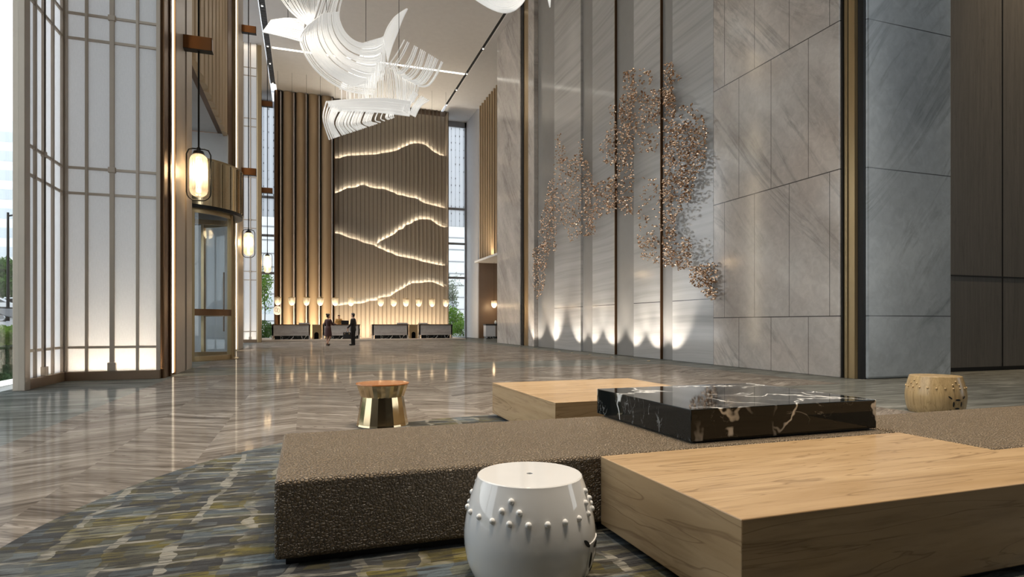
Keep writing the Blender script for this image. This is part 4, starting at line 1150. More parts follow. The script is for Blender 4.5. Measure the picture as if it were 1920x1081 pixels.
# ------------------------------------------------------------------ reception desks
struct('trim_7', MB().box(-3.2, 42.4, 0, 11.0, 47.9, 0.10), M['beige_stone'], bevel=0.01)
def desk(x0, x1, raised, notch, label):
    t = thing('reception_desk', label, 'reception desk', ((x0 + x1) / 2, 43.6, 0.10), group='reception desks')
    MB().box(x0, 43.0, 0.34, x1, 43.12, 1.06).build('front_panel', M['desk_stone'], t, bevel=0.01)
    m = MB(); m.box(x0, 43.0, 0.10, x0 + 0.1, 44.1, 1.06); m.box(x1 - 0.1, 43.0, 0.10, x1, 44.1, 1.06); m.build('side_panel', M['desk_stone'], t)
    MB().box(x0 + 0.18, 43.06, 0.10, x1 - (0.02 if notch > 0 else 0.18), 43.2, 0.36).build('marble_kickplate', M['blackmarble'], t, bevel=0.02)
    MB().box(x0 - 0.02, 42.96, 1.06, x1 + 0.02, 43.5, 1.11).build('counter', M['bronze_deep'], t, bevel=0.005)
    MB().box(x0 + 0.1, 43.2, 0.70, x1 - 0.1, 44.1, 0.75).build('work_top', M['brown_panel'], t)
    MB().box(raised[0], 43.0, 1.11, raised[1], 43.4, 1.22).build('raised_ledge', M['desk_stone'], t, bevel=0.006)
desk(-2.13, 0.30, (-0.45, 0.28), 1, 'stone reception desk below the white wall emblem')
desk(1.10, 3.57, (1.12, 1.40), 1, 'stone reception desk with the monitor, where the people stand')
desk(4.41, 6.94, (6.15, 6.92), 1, 'stone reception desk just past the glowing gap')
desk(7.70, 10.15, (7.72, 8.35), 0, 'stone reception desk beside the tall garden window')
def pedestal(x, label):
    t = thing('brass_pedestal', label, 'pedestal', (x, 43.3, 0.10), group='brass pedestals between desks')
    w = 0.27
    arch = [(x - 0.15, 0.10)] + [(x - 0.15 * cos(pi * k / 10), 0.42 + 0.16 * sin(pi * k / 10)) for k in range(11)] + [(x + 0.15, 0.10)]
    m = MB()
    # front with arched opening
    pl = [(x - w, 0.10)] + arch + [(x + w, 0.10), (x + w, 1.04), (x - w, 1.04)]
    m.prism(pl, 43.05, 43.15, 'y'); m.box(x - w, 43.15, 0.10, x - w + 0.05, 43.6, 1.04); m.box(x + w - 0.05, 43.15, 0.10, x + w, 43.6, 1.04); m.box(x - w, 43.05, 1.04, x + w, 43.6, 1.09)
    m.build('arched_body', M['brass_dark'], t)
    MB().box(x - w + 0.05, 43.5, 0.10, x + w - 0.05, 43.55, 1.04).build('dark_recess', M['hole'], t)
pedestal(0.70, 'brass pedestal with arched opening between the two desks by the people')
pedestal(7.32, 'brass pedestal with arched opening between the two desks nearest the garden window')
t = thing('monitor', 'black computer monitor on the reception desk beside the tan-jacketed receptionist', 'monitor', (2.62, 43.85, 0.75))
MB().cbox((2.62, 43.88, 1.22), (0.52, 0.03, 0.32), 0.1).build('screen', M['monitor'], t, bevel=0.006)
MB().cbox((2.62, 43.90, 0.92), (0.06, 0.04, 0.34)).build('stand', M['monitor'], t)
MB().cbox((2.62, 43.88, 0.757), (0.24, 0.18, 0.014)).build('foot', M['monitor'], t)

ordn = ['first', 'second', 'third', 'fourth', 'fifth', 'sixth', 'seventh', 'eighth', 'ninth', 'tenth', 'eleventh', 'last']
px = [-1.79, -0.89, 0.06, 0.96, 1.95, 3.02, 5.09, 6.0, 6.88, 7.82, 8.8, 9.84]
def desk_lamp(x, y, label, grp='glass pendants over the reception desks', pw=9):
    t = thing('desk_pendant', label, 'pendant lamp', (x, y, 2.4), group=grp)
    MB().tube([(x, y, 2.98), (x, y, H)], 0.008, 5).build('cord', M['black'], t)
    m = MB(); m.lathe([(0.245, 2.93), (0.245, 2.955), (0.06, 2.975), (0.03, 3.02)], 24, (x, y, 0)); m.build('brass_cap', M['brass_dark'], t, smooth=40)
    prof = [(0.02, 2.40), (0.08, 2.42), (0.14, 2.47), (0.19, 2.56), (0.22, 2.70), (0.235, 2.93)]
    m = MB(); m.lathe(prof, 28, (x, y, 0)); m.build('glass_bell', M['lantern'], t, smooth=60)
    m = MB(); m.ball((x, y, 2.70), (0.085, 0.085, 0.17)); m.build('bulb', M['lamp_glow'], t, smooth=80)
    light('desk_lamp_light', 'POINT', (x, y, 2.52), pw, kelvin(2700), shadow_soft_size=0.08)
for i, x in enumerate(px):
    desk_lamp(x, 43.8, ('%s glass bell pendant over the desks, counted from the emblem side' % ordn[i]) if i < 11 else 'last glass bell pendant over the desks, beside the garden window')
# alcove: desk end, two pendants, vase
desk_lamp(14.35, 44.6, 'glass pendant in the brown alcove, farther from the plaster pier', 'alcove pendants', 40)
desk_lamp(13.95, 45.0, 'glass pendant in the brown alcove, closer to the plaster pier', 'alcove pendants', 40)
t = thing('alcove_counter', 'counter end with pale front and dark top in the brown alcove', 'counter', (14.1, 44.0, 0))
MB().box(13.18, 44.6, 0.16, 13.95, 45.3, 1.02).build('front_panel', M['grey_stone'], t, bevel=0.01)
MB().box(13.95, 44.6, 0.16, 15.3, 45.3, 1.02).build('side_panel', M['brown_panel'], t)
MB().box(13.15, 44.58, 1.02, 15.3, 45.32, 1.12).build('counter', M['plinth'], t)
MB().box(13.22, 44.65, 0.0, 15.3, 45.25, 0.16).build('kickplate', M['blackmarble'], t)
t = thing('white_vase', 'small white vase on the alcove counter', 'vase', (14.05, 44.9, 1.12))
MB().lathe([(0.05, 0), (0.10, 0.08), (0.11, 0.16), (0.05, 0.27), (0.06, 0.30)], 20, (14.05, 44.9, 1.12)).build('body', M['porcelain'], t, smooth=50)
# ------------------------------------------------------------------ people
def fuse(o, vox, smooth=2):
    r = o.modifiers.new('fuse', 'REMESH'); r.mode = 'VOXEL'; r.voxel_size = vox; r.use_smooth_shade = True
    s = o.modifiers.new('soften', 'SMOOTH'); s.factor = 0.5; s.iterations = smooth
    return o
def limb(m, pts, rs, n=10):
    m.tube(spline(pts, len(pts) * 3), [lerp_poly(list(zip([i / (len(rs) - 1) for i in range(len(rs))], rs)), k / (len(pts) * 3 - 1)) for k in range(len(pts) * 3)], n)
    m.ball(pts[0], rs[0], 10, 8); m.ball(pts[-1], rs[-1], 10, 8)
def torso(m, levels, grow=0.0, lean=(0, 0)):
    """levels: (z, half width, half depth, y offset)"""
    v = []; n = 16; f = []
    for (z, w, d, oy) in levels:
        for k in range(n):
            a = 2 * pi * k / n; v.append(((w + grow) * cos(a) + lean[0] * (z - 0.9), oy + (d + grow) * sin(a) + lean[1] * (z - 0.9), z))
    for i in range(len(levels) - 1):
        for k in range(n): f.append((i * n + k, i * n + (k + 1) % n, (i + 1) * n + (k + 1) % n, (i + 1) * n + k))
    f.append(tuple(range(n))[::-1]); f.append(tuple((len(levels) - 1) * n + k for k in range(n)))
    m.add(v, f)
MAN = [(0.86, 0.15, 0.10, 0.01), (0.95, 0.165, 0.115, 0.01), (1.06, 0.15, 0.10, 0), (1.20, 0.165, 0.11, 0), (1.30, 0.178, 0.115, 0), (1.37, 0.165, 0.10, 0.005), (1.44, 0.095, 0.07, 0.01), (1.48, 0.06, 0.06, 0.01)]
WOM = [(0.84, 0.155, 0.11, 0.01), (0.93, 0.165, 0.12, 0.015), (1.04, 0.12, 0.088, 0), (1.16, 0.135, 0.095, 0), (1.26, 0.15, 0.115, -0.01), (1.34, 0.155, 0.09, 0), (1.39, 0.11, 0.065, 0.01), (1.42, 0.05, 0.05, 0.01)]
def hand(m, wrist, d, side):
    """palm, four bent fingers and a thumb hanging along direction d"""
    d = Vector(d).normalized(); w = Vector(wrist)
    a = Vector((0, -1, 0)); a = (a - d * a.dot(d)).normalized(); b = d.cross(a)
    m.ball(w + d * 0.045, (0.022, 0.038, 0.05), 10, 8, Matrix((b, a, d)).transposed())
    for k, L in enumerate((0.072, 0.082, 0.076, 0.058)):
        o = w + d * 0.08 + a * (0.030 - 0.020 * k)
        m.tube([o, o + d * L * 0.5 - b * side * 0.006, o + d * L * 0.95 - b * side * 0.022], [0.009, 0.0085, 0.007], 6)
    o = w + d * 0.025 + a * 0.03
    m.tube([o, o + a * 0.025 + d * 0.03, o + a * 0.03 + d * 0.06], [0.011, 0.010, 0.008], 6)
def head(m, c, yaw=0.0):
    Rm = Matrix.Rotation(yaw, 3, 'Z')
    def L(x, y, z): return Vector(c) + Rm @ Vector((x, y, z))
    m.ball(L(0, 0.008, 0.03), (0.077, 0.096, 0.092), 14, 10, Rm)
    m.ball(L(0, -0.018, -0.045), (0.060, 0.072, 0.072), 14, 10, Rm)
    m.tube([L(0, -0.088, 0.015), L(0, -0.108, -0.015), L(0, -0.092, -0.03)], [0.010, 0.016, 0.013], 6)
    for s in (-1, 1): m.ball(L(s * 0.078, 0.01, -0.005), (0.012, 0.02, 0.032), 8, 6, Rm)
    return L
def face(t, L, mouth=True):
    m = MB()
    for s in (-1, 1): m.ball(L(s * 0.032, -0.078, 0.006), (0.013, 0.008, 0.008), 8, 6)
    m.build('eyes', M['eye'], t, world=False)
    m = MB(); m.ball(L(0, -0.088, -0.058), (0.022, 0.008, 0.007), 8, 6); m.build('mouth', M['lip'], t, world=False)
    m = MB()
    for s in (-1, 1): m.tube([L(s * 0.015, -0.086, 0.028), L(s * 0.05, -0.074, 0.03)], 0.005, 5)
    m.build('eyebrows', M['hair'], t, world=False)
def hair(t, L, long=False, bun=False):
    m = MB()
    m.ball(L(0, 0.024, 0.048), (0.086, 0.096, 0.090), 14, 10)
    m.ball(L(0, 0.055, 0.0), (0.078, 0.062, 0.085), 12, 8)
    m.ball(L(0, -0.022, 0.085), (0.074, 0.066, 0.046), 12, 8)
    if bun: m.ball(L(0, 0.11, 0.085), (0.05, 0.045, 0.05), 10, 8)
    o = m.build('hair', M['hair'], t, world=False); fuse(o, 0.014, 1)

# man in the black suit: back three-quarter, looking towards the desk on his left, briefcase in his left hand
t = thing('person', 'man in a black suit seen from behind, holding a briefcase', 'person', (2.40, 33.2, 0), radians(-118), 'people at the reception desk')
m = MB(); torso(m, MAN)
L = head(m, (0, -0.01, 1.60), -0.15)
m.tube([(0, 0.012, 1.42), (0, 0.0, 1.56)], [0.058, 0.054], 10)
AR = {}
for s in (-1, 1):
    sh = (s * 0.18, 0.01, 1.355); el = (s * 0.235, 0.03, 1.11); wr = (s * 0.215, -0.04, 0.87)
    if s == 1: el = (0.235, -0.03, 1.12); wr = (0.24, -0.19, 0.90)
    AR[s] = (sh, el, wr)
    limb(m, [sh, el, wr], [0.055, 0.043, 0.028]); hand(m, wr, (0.02 * s, -0.05, -1), s)
    limb(m, [(s * 0.09, 0.01, 0.88), (s * 0.10, 0.0, 0.48), (s * 0.105, 0.02, 0.09)], [0.085, 0.055, 0.04])
fuse(m.build('body', M['skin'], t, world=False), 0.010, 2)
m = MB(); torso(m, MAN[:-1], 0.018); torso(m, [(0.76, 0.185, 0.135, 0.01), (0.90, 0.185, 0.135, 0.01), (1.0, 0.17, 0.12, 0.0)], 0.006)
for s in (-1, 1):
    sh, el, wr = AR[s]; limb(m, [sh, el, Vector(wr) + Vector((0, 0, 0.03))], [0.07, 0.055, 0.043])
fuse(m.build('suit_jacket', M['suit'], t, world=False), 0.014, 3)
m = MB()
for s in (-1, 1): limb(m, [(s * 0.09, 0.01, 0.88), (s * 0.10, 0.0, 0.48), (s * 0.108, 0.015, 0.07)], [0.105, 0.075, 0.06])
fuse(m.build('trousers', M['suit'], t, world=False), 0.014, 2)
m = MB(); m.tube([(0, 0.006, 1.45), (0, 0.006, 1.485)], [0.07, 0.063], 14); m.build('shirt_collar', M['shirt'], t, world=False)
m = MB()
for s in (-1, 1): m.ball((s * 0.115, -0.05, 0.045), (0.05, 0.14, 0.045), 12, 8)
m.build('shoes', M['shoe'], t, world=False, smooth=60)
hair(t, L); face(t, L)
# briefcase held by the handle
hb = Vector((0.245, -0.205, 0.80))
bc = thing('briefcase', 'black briefcase hanging from the hand of the man in the suit', 'briefcase', (0, 0, 0))
Rz = Matrix.Rotation(radians(-118), 4, 'Z'); bw = Vector((2.40, 33.2, 0)) + (Rz @ hb); bc.location = (bw.x, bw.y, 0.36); bc.rotation_euler = (0, 0, radians(-30))
MB().box(-0.23, -0.055, 0.0, 0.23, 0.055, 0.34).build('case', M['suit'], bc, world=False, bevel=0.02)
m = MB(); m.tube([(-0.07, 0, 0.335), (-0.065, 0, 0.39), (-0.03, 0, 0.41), (0.03, 0, 0.41), (0.065, 0, 0.39), (0.07, 0, 0.335)], 0.010, 6); m.build('handle', M['shoe'], bc, world=False, smooth=60)
m = MB()
for x in (-0.13, 0.13): m.box(x - 0.02, -0.06, 0.24, x + 0.02, -0.05, 0.30)
m.build('clasp', M['brass_dark'], bc, world=False)

# woman in the dark maroon dress: turned to the counter, arm reaching forward, weight on one leg
t = thing('person', 'woman in a dark maroon dress with hair in a bun, reaching to the desk', 'person', (1.12, 32.84, 0), radians(130), 'people at the reception desk')
m = MB(); torso(m, WOM)
L = head(m, (0, -0.01, 1.555), -0.2)
m.tube([(0, 0.01, 1.38), (0, 0.0, 1.50)], [0.048, 0.045], 10)
AR = {}
for s in (-1, 1):
    sh = (s * 0.165, 0.01, 1.335); el = (s * 0.22, 0.02, 1.09); wr = (s * 0.17, -0.22, 1.06)
    if s == -1: el = (-0.20, -0.12, 1.12); wr = (-0.14, -0.36, 1.14)
    AR[s] = (sh, el, wr)
    limb(m, [sh, el, wr], [0.046, 0.036, 0.023]); d = (Vector(wr) - Vector(el)); hand(m, wr, d, s)
legs = {1: [(0.08, 0.01, 0.86), (0.085, -0.01, 0.47), (0.075, 0.02, 0.10)], -1: [(-0.08, 0.01, 0.86), (-0.08, -0.05, 0.47), (-0.07, 0.12, 0.16)]}
for s in (-1, 1):
    limb(m, legs[s], [0.085, 0.052, 0.032]); a = Vector(legs[s][2]); m.tube([a, a + Vector((0, -0.07, -0.06)), a + Vector((0, -0.14, -0.075))], [0.034, 0.032, 0.022], 8)
fuse(m.build('body', M['skin'], t, world=False), 0.010, 2)
m = MB(); torso(m, [(0.50, 0.215, 0.185, 0.0), (0.62, 0.205, 0.17, 0.0), (0.78, 0.19, 0.145, 0.01), (0.93, 0.178, 0.132, 0.012), (1.04, 0.135, 0.102, 0.0), (1.16, 0.148, 0.108, 0), (1.27, 0.164, 0.124, -0.008), (1.35, 0.165, 0.10, 0), (1.39, 0.11, 0.075, 0.005)])
for s in (-1, 1):
    sh, el, wr = AR[s]; limb(m, [sh, el, Vector(el).lerp(Vector(wr), 0.85)], [0.064, 0.052, 0.042])
fuse(m.build('dress', M['dress'], t, world=False), 0.014, 2)
m = MB()
for s in (-1, 1):
    a = Vector(legs[s][2]); m.ball(a + Vector((0, -0.10, -0.075)), (0.036, 0.10, 0.03), 10, 8); m.tube([a + Vector((0, 0.03, -0.02)), a + Vector((0, 0.035, -0.10))], [0.024, 0.010], 8)
m.build('heeled_shoes', M['shoe'], t, world=False, smooth=60)
hair(t, L, bun=True); face(t, L)

# receptionist behind the desk
t = thing('person', 'receptionist in a tan jacket standing behind the desk by the monitor', 'person', (2.24, 44.35, 0.10), radians(12), 'people at the reception desk')
m = MB(); torso(m, WOM)
L = head(m, (0, -0.01, 1.555), 0.0)
m.tube([(0, 0.01, 1.38), (0, 0.0, 1.50)], [0.050, 0.047], 10)
AR = {}
for s in (-1, 1):
    sh = (s * 0.17, 0.01, 1.335); el = (s * 0.24, -0.04, 1.08); wr = (s * 0.13, -0.24, 1.0)
    AR[s] = (sh, el, wr)
    limb(m, [sh, el, wr], [0.046, 0.036, 0.023]); hand(m, wr, Vector(wr) - Vector(el), s)
    limb(m, [(s * 0.08, 0.01, 0.86), (s * 0.085, 0.0, 0.47), (s * 0.085, 0.02, 0.06)], [0.085, 0.052, 0.035])
fuse(m.build('body', M['skin'], t, world=False), 0.010, 2)
m = MB(); torso(m, WOM[:-1], 0.02)
for s in (-1, 1):
    sh, el, wr = AR[s]; limb(m, [sh, el, Vector(el).lerp(Vector(wr), 0.9)], [0.066, 0.054, 0.042])
fuse(m.build('tan_jacket', M['tan'], t, world=False), 0.014, 2)
m = MB(); torso(m, [(0.45, 0.16, 0.12, 0.0), (0.70, 0.175, 0.13, 0.0), (0.90, 0.178, 0.13, 0.01)]); fuse(m.build('skirt', M['suit'], t, world=False), 0.014, 2)
m = MB()
for s in (-1, 1): m.ball((s * 0.085, -0.05, 0.035), (0.04, 0.11, 0.035), 10, 8)
m.build('shoes', M['shoe'], t, world=False, smooth=60)
hair(t, L); face(t, L)

# ------------------------------------------------------------------ outdoors
def leaves(m, c, rad, n, size, rnd, flat=0.0):
    for _ in range(n):
        while True:
            q = Vector((rnd.uniform(-1, 1), rnd.uniform(-1, 1), rnd.uniform(-1, 1)))
            if 0.35 < q.length < 1: break
        p = Vector((c[0] + q.x * rad[0], c[1] + q.y * rad[1], c[2] + q.z * rad[2]))
        a = Vector((rnd.gauss(0, 1), rnd.gauss(0, 1), rnd.gauss(0, 1))).normalized(); b = a.orthogonal().normalized(); s = size * rnd.uniform(0.6, 1.3)
        m.add([p - a * s, p + b * s * 0.5, p + a * s, p - b * s * 0.5], [(0, 1, 2, 3)])
def box_leaves(m, x0, y0, z0, x1, y1, z1, n, size, rnd):
    for _ in range(n):
        p = Vector((rnd.uniform(x0, x1), rnd.uniform(y0, y1), rnd.uniform(z0, z1)))
        f = rnd.random()
        if f < 0.4: p.z = z1 + rnd.gauss(0, 0.05)
        elif f < 0.8: p.x = (x1 if rnd.random() < 0.7 else x0) + rnd.gauss(0, 0.05)
        a = Vector((rnd.gauss(0, 1), rnd.gauss(0, 1), rnd.gauss(0, 1))).normalized(); b = a.orthogonal().normalized(); s = size * rnd.uniform(0.6, 1.3)
        m.add([p - a * s, p + b * s * 0.5, p + a * s, p - b * s * 0.5], [(0, 1, 2, 3)])
rl = random.Random(3)
def tree(name, label, x, y, z, h, cr, n, mat, group=None, trunk=0.12, size=0.12):
    t = thing(name, label, 'tree', (x, y, z), group=group)
    m = MB(); m.tube([(x, y, z - 0.2), (x + 0.05, y, z + h * 0.35), (x, y + 0.05, z + h * 0.7)], [trunk, trunk * 0.8, trunk * 0.4], 8)
    for k in range(6):
        a = k * 1.05; m.tube([(x, y, z + h * (0.35 + 0.05 * k)), (x + cr * 0.6 * cos(a), y + cr * 0.6 * sin(a), z + h * (0.5 + 0.06 * k))], [trunk * 0.5, trunk * 0.15], 6)
    m.build('trunk', M['bark'], t, smooth=60)
    m = MB()
    for k in range(14):
        a = rl.uniform(0, 6.28); q = rl.uniform(0.1, 0.7) * cr
        leaves(m, (x + q * cos(a), y + q * sin(a), z + h * rl.uniform(0.45, 0.86)), (cr * 0.5, cr * 0.5, h * 0.16), n // 14, size, rl)
    m.build('foliage', mat, t, recalc=False)
    return t
# ground: paving by the glass, planted slope, road climbing away
xs = [-4.8, -5.35, -5.36, -6.2, -7.2, -8.7, -8.9, -30, -90]; zs = [-0.02, -0.02, 0.10, 0.30, 0.50, 0.62, 0.90, 2.1, 5.0]
def strip(name, i0, i1, mat):
    P = [[(xs[i], y, zs[i]) for y in (-12, 30, 140)] for i in range(i0, i1 + 1)]
    o = MB().grid(P).build(name, mat, kind='structure'); return o
struct('path', MB().box(-5.36, -12, -0.3, -4.95, 20, 0.0).box(-8.7, 19.8, -0.3, -4.95, 27.0, 0.0), M['pave'])
strip('road', 6, 8, M['road'])
m = MB()
m.grid([[(xs[i], y, zs[i]) for y in (-12, 5, 19.8)] for i in range(2, 5)]); m.grid([[(xs[i], y, zs[i]) for y in (-12, 5, 25.8)] for i in range(4, 7)])
for _ in range(5200):
    x = rl.uniform(-7.2, -5.4); y = rl.uniform(12, 19.8); z = lerp_poly([(-7.2, .5), (-6.2, .3), (-5.36, .1)], x)
    s = rl.uniform(0.03, 0.07); a = rl.uniform(0, 6.28)
    m.add([(x - s * cos(a) * .3, y - s * sin(a) * .3, z), (x + s * cos(a) * .3, y + s * sin(a) * .3, z), (x + rl.uniform(-.05, .05), y + rl.uniform(-.05, .05), z + s * 1.6)], [(0, 1, 2)])
tag(m.build('lawn', M['lawn'], recalc=False, kind='stuff'), 'dark green planted slope outside the glass at the left edge', 'lawn', kind='stuff')
m = MB(); box_leaves(m, -8.6, 12, 0.62, -7.3, 25.5, 0.98, 9000, 0.07, rl)
tag(m.build('hedge', M['leaf'], recalc=False), 'bright green clipped hedge outside between the slope and the road', 'hedge')
def gz(x): return lerp_poly(list(zip(xs[::-1], zs[::-1])), x)
p = on_y(2, 560, 52); tree('street_tree', 'round dark green street tree by the road at the left edge', p.x, 52, gz(p.x), 4.3, 1.9, 3600, M['leaf_dark'], size=0.16)
p = on_y(15, 560, 42)
t = thing('street_lamp', 'slim black street lamp post with a short arm by the road', 'street lamp', (p.x, 42, gz(p.x)))
zt = on_y(15, 398, 42).z
MB().tube([(p.x, 42, gz(p.x)), (p.x, 42, zt)], [0.09, 0.06], 8).build('pole', M['black'], t, smooth=60)
MB().tube([(p.x, 42, zt - 0.2), (p.x + 0.9, 42, zt + 0.02)], 0.05, 6).build('arm', M['black'], t)
MB().cbox((p.x + 1.0, 42, zt + 0.02), (0.5, 0.16, 0.08)).build('lamp_head', M['black'], t, bevel=0.02)
def car(px, Y, label, mat, rz):
    p = on_y(px, 575, Y); z = gz(p.x)
    t = thing('car', label, 'car', (p.x, Y, z), rz, 'parked cars by the road')
    body = [(-2.2, 0.35), (-2.25, 0.7), (-1.9, 0.92), (-1.15, 0.98), (-0.55, 1.42), (0.75, 1.45), (1.45, 1.02), (2.1, 0.92), (2.25, 0.6), (2.2, 0.32)]
    m = MB(); m.prism(body, -0.85, 0.85, 'y'); m.build('body', mat, t, world=False, bevel=0.07)
    m = MB()
    for s in (-1, 1):
        y = s * 0.845
        m.prism([(-1.0, 1.0), (-0.5, 1.36), (0.05, 1.38), (0.05, 1.0)], y - 0.015, y + 0.015, 'y'); m.prism([(0.12, 1.0), (0.12, 1.38), (0.7, 1.38), (1.25, 1.03)], y - 0.015, y + 0.015, 'y')
    m.build('windows', M['carglass'], t, world=False)
    for sx in (-1.4, 1.4):
        for sy in (-0.8, 0.8):
            m = MB(); m.tube([(sx, sy - 0.1, 0.32), (sx, sy + 0.1, 0.32)], 0.32, 20); w = m.build('wheel', M['tyre'], t, world=False, smooth=40)
            m = MB(); m.tube([(sx, sy - 0.115, 0.32), (sx, sy + 0.115, 0.32)], 0.19, 14); m.build('hub_cap', M['alu'], w, world=False)
    m = MB()
    for sy in (-0.6, 0.6): m.box(2.18, sy - 0.15, 0.62, 2.27, sy + 0.15, 0.76)
    m.build('headlamps', M['glass'], t, world=False)
car(10, 54, 'white parked car under the street tree', M['carpaint'], radians(10))
car(-30, 50, 'white parked car cut by the left edge', M['carpaint'], radians(15))
p = on_y(30, 590, 40); z = gz(p.x)
t = thing('motor_scooter', 'grey and black motor scooter parked by the kerb outside', 'scooter', (p.x, 40, z), radians(20))
for sx in (-0.62, 0.62):
    m = MB(); m.tube([(sx + 0.24 * cos(a), 0, 0.26 + 0.24 * sin(a)) for a in [2 * pi * k / 20 for k in range(20)]], 0.06, 8, True); w = m.build('wheel', M['tyre'], t, world=False, smooth=60)
    m = MB(); m.tube([(sx, -0.05, 0.26), (sx, 0.05, 0.26)], 0.12, 14); m.build('hub', M['alu'], w, world=False)
MB().prism([(-0.8, 0.5), (-0.75, 0.75), (-0.1, 0.72), (0.1, 0.35), (0.4, 0.35), (0.55, 0.95), (0.66, 0.95), (0.55, 0.3), (0.1, 0.22), (-0.4, 0.3)], -0.14, 0.14, 'y').build('fairing', M['alu'], t, world=False, bevel=0.04)
MB().prism([(-0.85, 0.74), (-0.8, 0.84), (-0.1, 0.80), (-0.05, 0.72)], -0.15, 0.15, 'y').build('seat', M['tyre'], t, world=False, bevel=0.03)
m = MB(); m.tube([(0.6, 0, 0.26), (0.52, 0, 1.0)], 0.03, 8); m.tube([(0.48, -0.3, 1.05), (0.54, -0.1, 1.02), (0.54, 0.1, 1.02), (0.48, 0.3, 1.05)], 0.02, 6); m.build('handlebar', M['black'], t, world=False)
for (px, Y, w, h, lb) in ((-6, 130, 14, 34, 'pale tower block in the distance beyond the street tree'), ):
    p = on_y(px, 500, Y); z = gz(p.x)
    t = thing('tower_block', lb, 'building', (p.x, Y, z))
    MB().box(p.x - w / 2, Y, z, p.x + w / 2 - 2.0, Y + 12, z + h).build('wall', M['facade'], t)
    m = MB()
    for k in range(9): m.box(p.x - w / 2 + 0.5, Y - 0.05, z + 3 + k * 3.4, p.x + w / 2 - 2.5, Y, z + 4.8 + k * 3.4)
    m.build('window_band', M['facade_glass'], t)
# garden court beyond the two tall windows
struct('ground', MB().box(-12, 52.0, -0.3, 30, 95, 0.0), M['pave'])
def court(x0, x1, y, label):
    t = thing('neighbour_building', label, 'building', ((x0 + x1) / 2, y, 0), group='pale buildings behind the far windows')
    MB().box(x0, y, 0, x1, y + 6, 32).build('wall', M['white'], t)
    for k in range(20):
        MB().box(x0, y - 0.06, 1.4 + k * 1.5, x1, y, 1.52 + k * 1.5).build('ledge', M['alu'], t)
    m = MB()
    for k in range(4): m.box(x0 + 0.5 + k * (x1 - x0) / 4, y - 0.03, 2.2, x0 + 0.5 + (k + 0.62) * (x1 - x0) / 4, y, 4.2)
    m.build('window_band', M['facade_glass'], t)
court(-8, 2, 72, 'pale banded building behind the tall window beside the bronze panels')
court(9, 30, 74, 'pale banded building behind the tall window beside the plaster pier')
def bush(x, y, z0, rad, n, mat, label, size=0.12, group=None):
    t = thing('garden_bush', label, 'bush', (x, y, z0), group=group)
    m = MB(); leaves(m, (x, y, z0 + rad[2] * 0.9), rad, n, size, rl); m.build('foliage', mat, t, recalc=False)
    m = MB()
    for k in range(5): m.tube([(x, y, z0), (x + 0.5 * rad[0] * cos(k * 1.3), y + 0.5 * rad[1] * sin(k * 1.3), z0 + rad[2])], 0.03, 5)
    m.build('stems', M['bark'], t)
bush(12.7, 55, 0.05, (1.5, 1.0, 1.45), 2600, M['leaf'], 'round bright green bush outside the garden window beside the plaster pier', 0.11)
bush(13.6, 53.0, 0.0, (1.3, 0.7, 0.75), 1300, M['leaf'], 'lower yellow green bush in front of the round bush outside', 0.10)
tree('garden_tree', 'thin grey green tree above the bush in the garden window', 13.7, 58, 0, 6.2, 1.1, 1100, M['leaf_grey'], size=0.10, trunk=0.05)
tree('garden_tree', 'slender leafy tree outside the tall window beside the bronze panels', -3.3, 55, 0, 6.0, 0.9, 1100, M['leaf'], size=0.10, trunk=0.05)
bush(-3.3, 53.2, 0.0, (1.0, 0.7, 0.75), 1100, M['leaf_dark'], 'dark green bush outside the window beside the bronze panels', 0.10)
bush(-2.4, 54.8, 0.0, (0.9, 0.7, 0.6), 900, M['leaf'], 'small bright bush outside the window beside the bronze panels', 0.10)

# ------------------------------------------------------------------ light
w = bpy.data.worlds.new('sky'); SC.world = w; w.use_nodes = True
nt = w.node_tree; nt.nodes.clear()
out = nt.nodes.new('ShaderNodeOutputWorld'); bg = nt.nodes.new('ShaderNodeBackground')
tc = nt.nodes.new('ShaderNodeTexCoord'); sp = nt.nodes.new('ShaderNodeSeparateXYZ'); cr = nt.nodes.new('ShaderNodeValToRGB')
nt.links.new(tc.outputs['Generated'], sp.inputs[0]); nt.links.new(sp.outputs[2], cr.inputs[0])
cr.color_ramp.elements[0].position = 0.0; cr.color_ramp.elements[0].color = (1.0, 1.0, 1.0, 1)
cr.color_ramp.elements[1].position = 0.7; cr.color_ramp.elements[1].color = (0.80, 0.89, 1.0, 1)
nt.links.new(cr.outputs[0], bg.inputs[0]); bg.inputs[1].default_value = 2.0
nt.links.new(bg.outputs[0], out.inputs[0])

# daylight portals of the left glass wall and the added right window
def portal(name, loc, sx, sy, aim):
    o = light(name, 'AREA', loc, 1, (1, 1, 1), aim, shape='RECTANGLE', size=sx, size_y=sy)
    o.data.cycles.is_portal = True
    return o
portal('daylight_left', (-4.95, 7.6, 9), 10, 18, (0, 7.6, 9))
portal('daylight_added_window', (26.3, -5.2, 9), 5.6, 18, (0, -5.2, 9))
# ceiling spots
for x in (TL - 0.09, TR):
    for y in (12, 18, 24, 30, 36, 41):
        light('track_spot', 'SPOT', (x, y, H - 0.1), 2600, kelvin(4000), (x + (5 if x < 0 else -5), y, 0), spot_size=radians(52), spot_blend=0.9, shadow_soft_size=0.1)
for (x, y) in ((0.5, 2.5), (3.0, 2.5), (5.5, 3.5), (1.5, 6.5), (4.5, 6.5), (8.0, 6.0)):
    light('lounge_downlight', 'SPOT', (x, y, H - 0.1), 2700, kelvin(3500), (x, y, 0), spot_size=radians(50), spot_blend=0.7, shadow_soft_size=0.15)
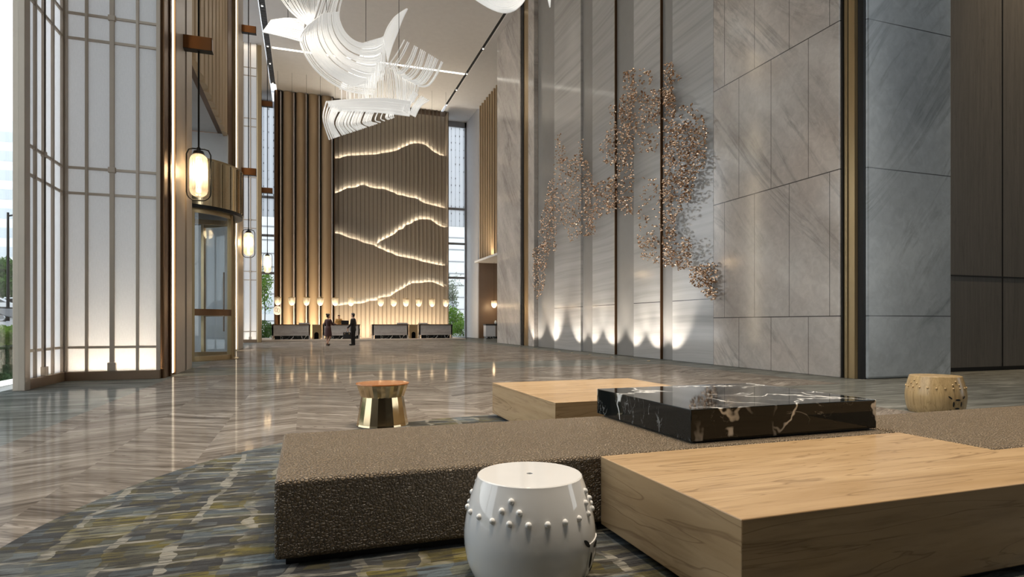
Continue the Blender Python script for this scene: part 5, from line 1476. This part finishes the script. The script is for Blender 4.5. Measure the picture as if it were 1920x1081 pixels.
# uplight washing the relief wall and the bronze panels from behind the desks
light('wall_washer', 'AREA', (6.3, 45.0, 0.2), 420, kelvin(3000), (6.3, 46.9, 2.8), shape='RECTANGLE', size=8.4, size_y=0.12)
light('wall_washer', 'AREA', (-0.1, 45.4, 0.2), 150, kelvin(3000), (-0.1, 47.3, 3.4), shape='RECTANGLE', size=4.0, size_y=0.12)
light('fin_washer', 'AREA', (12.75, 42.0, 6.2), 160, kelvin(3000), (12.98, 42.0, 8.0), shape='RECTANGLE', size=0.1, size_y=7.0)
light('veneer_washer', 'SPOT', (18.6, 8.6, H - 0.1), 6500, kelvin(3000), (18.6, 10.1, 6.0), spot_size=radians(60), spot_blend=0.9, shadow_soft_size=0.2)
light('screen_fill', 'AREA', (-3.8, 14.93, 9.1), 30, kelvin(6500), (-3.8, 14.0, 9.1), shape='RECTANGLE', size=1.6, size_y=17.5)  # added lamps, here and below, stand in for daylight through the cloth
light('screen_fill', 'AREA', (-3.2, 40.45, 9.1), 16, kelvin(6500), (-3.2, 40.0, 9.1), shape='RECTANGLE', size=0.7, size_y=17.5)
light('screen_fill', 'AREA', (-4.93, 13.95, 9.1), 42, kelvin(6500), (-4.0, 13.95, 9.1), shape='RECTANGLE', size=1.1, size_y=17.5)
light('screen_lamp', 'AREA', (-4.83, 13.8, 0.12), 30, kelvin(3500), (-4.83, 13.8, 5), shape='RECTANGLE', size=0.16, size_y=1.3)
# lamps inside the light boxes of the lattice screens, at their feet
light('screen_lamp', 'AREA', (-3.8, 14.75, 0.12), 60, kelvin(3500), (-3.8, 14.75, 5), shape='RECTANGLE', size=1.6, size_y=0.2)
light('screen_lamp', 'AREA', (-3.2, 40.25, 0.12), 30, kelvin(3500), (-3.2, 40.25, 5), shape='RECTANGLE', size=0.7, size_y=0.2)
light('screen_lamp', 'AREA', (-3.2, 40.25, H - 0.1), 60, kelvin(3500), (-3.2, 40.25, 5), shape='RECTANGLE', size=0.7, size_y=0.2)

# ------------------------------------------------------------------ camera
cam = bpy.data.cameras.new('camera'); co = bpy.data.objects.new('camera', cam); COL.objects.link(co)
co.location = (0, 0, EYE); co.rotation_euler = (pi / 2, 0, -YAW)
cam.sensor_width = 36.0; cam.sensor_fit = 'HORIZONTAL'; cam.lens = FPX / 1920 * 36
cam.shift_y = (HORIZON - 540.5) / 1920; cam.clip_start = 0.05; cam.clip_end = 400
SC.camera = co
vs = SC.view_settings; vs.view_transform = 'Standard'; vs.look = 'None'; vs.exposure = 0.45; vs.gamma = 1.0; vs.use_curve_mapping = False
SC.cycles.use_denoising = True
SC.cycles.max_bounces = 10; SC.cycles.diffuse_bounces = 5; SC.cycles.transparent_max_bounces = 12
SC.cycles.sample_clamp_indirect = 6.0; SC.cycles.caustics_reflective = False; SC.cycles.caustics_refractive = False
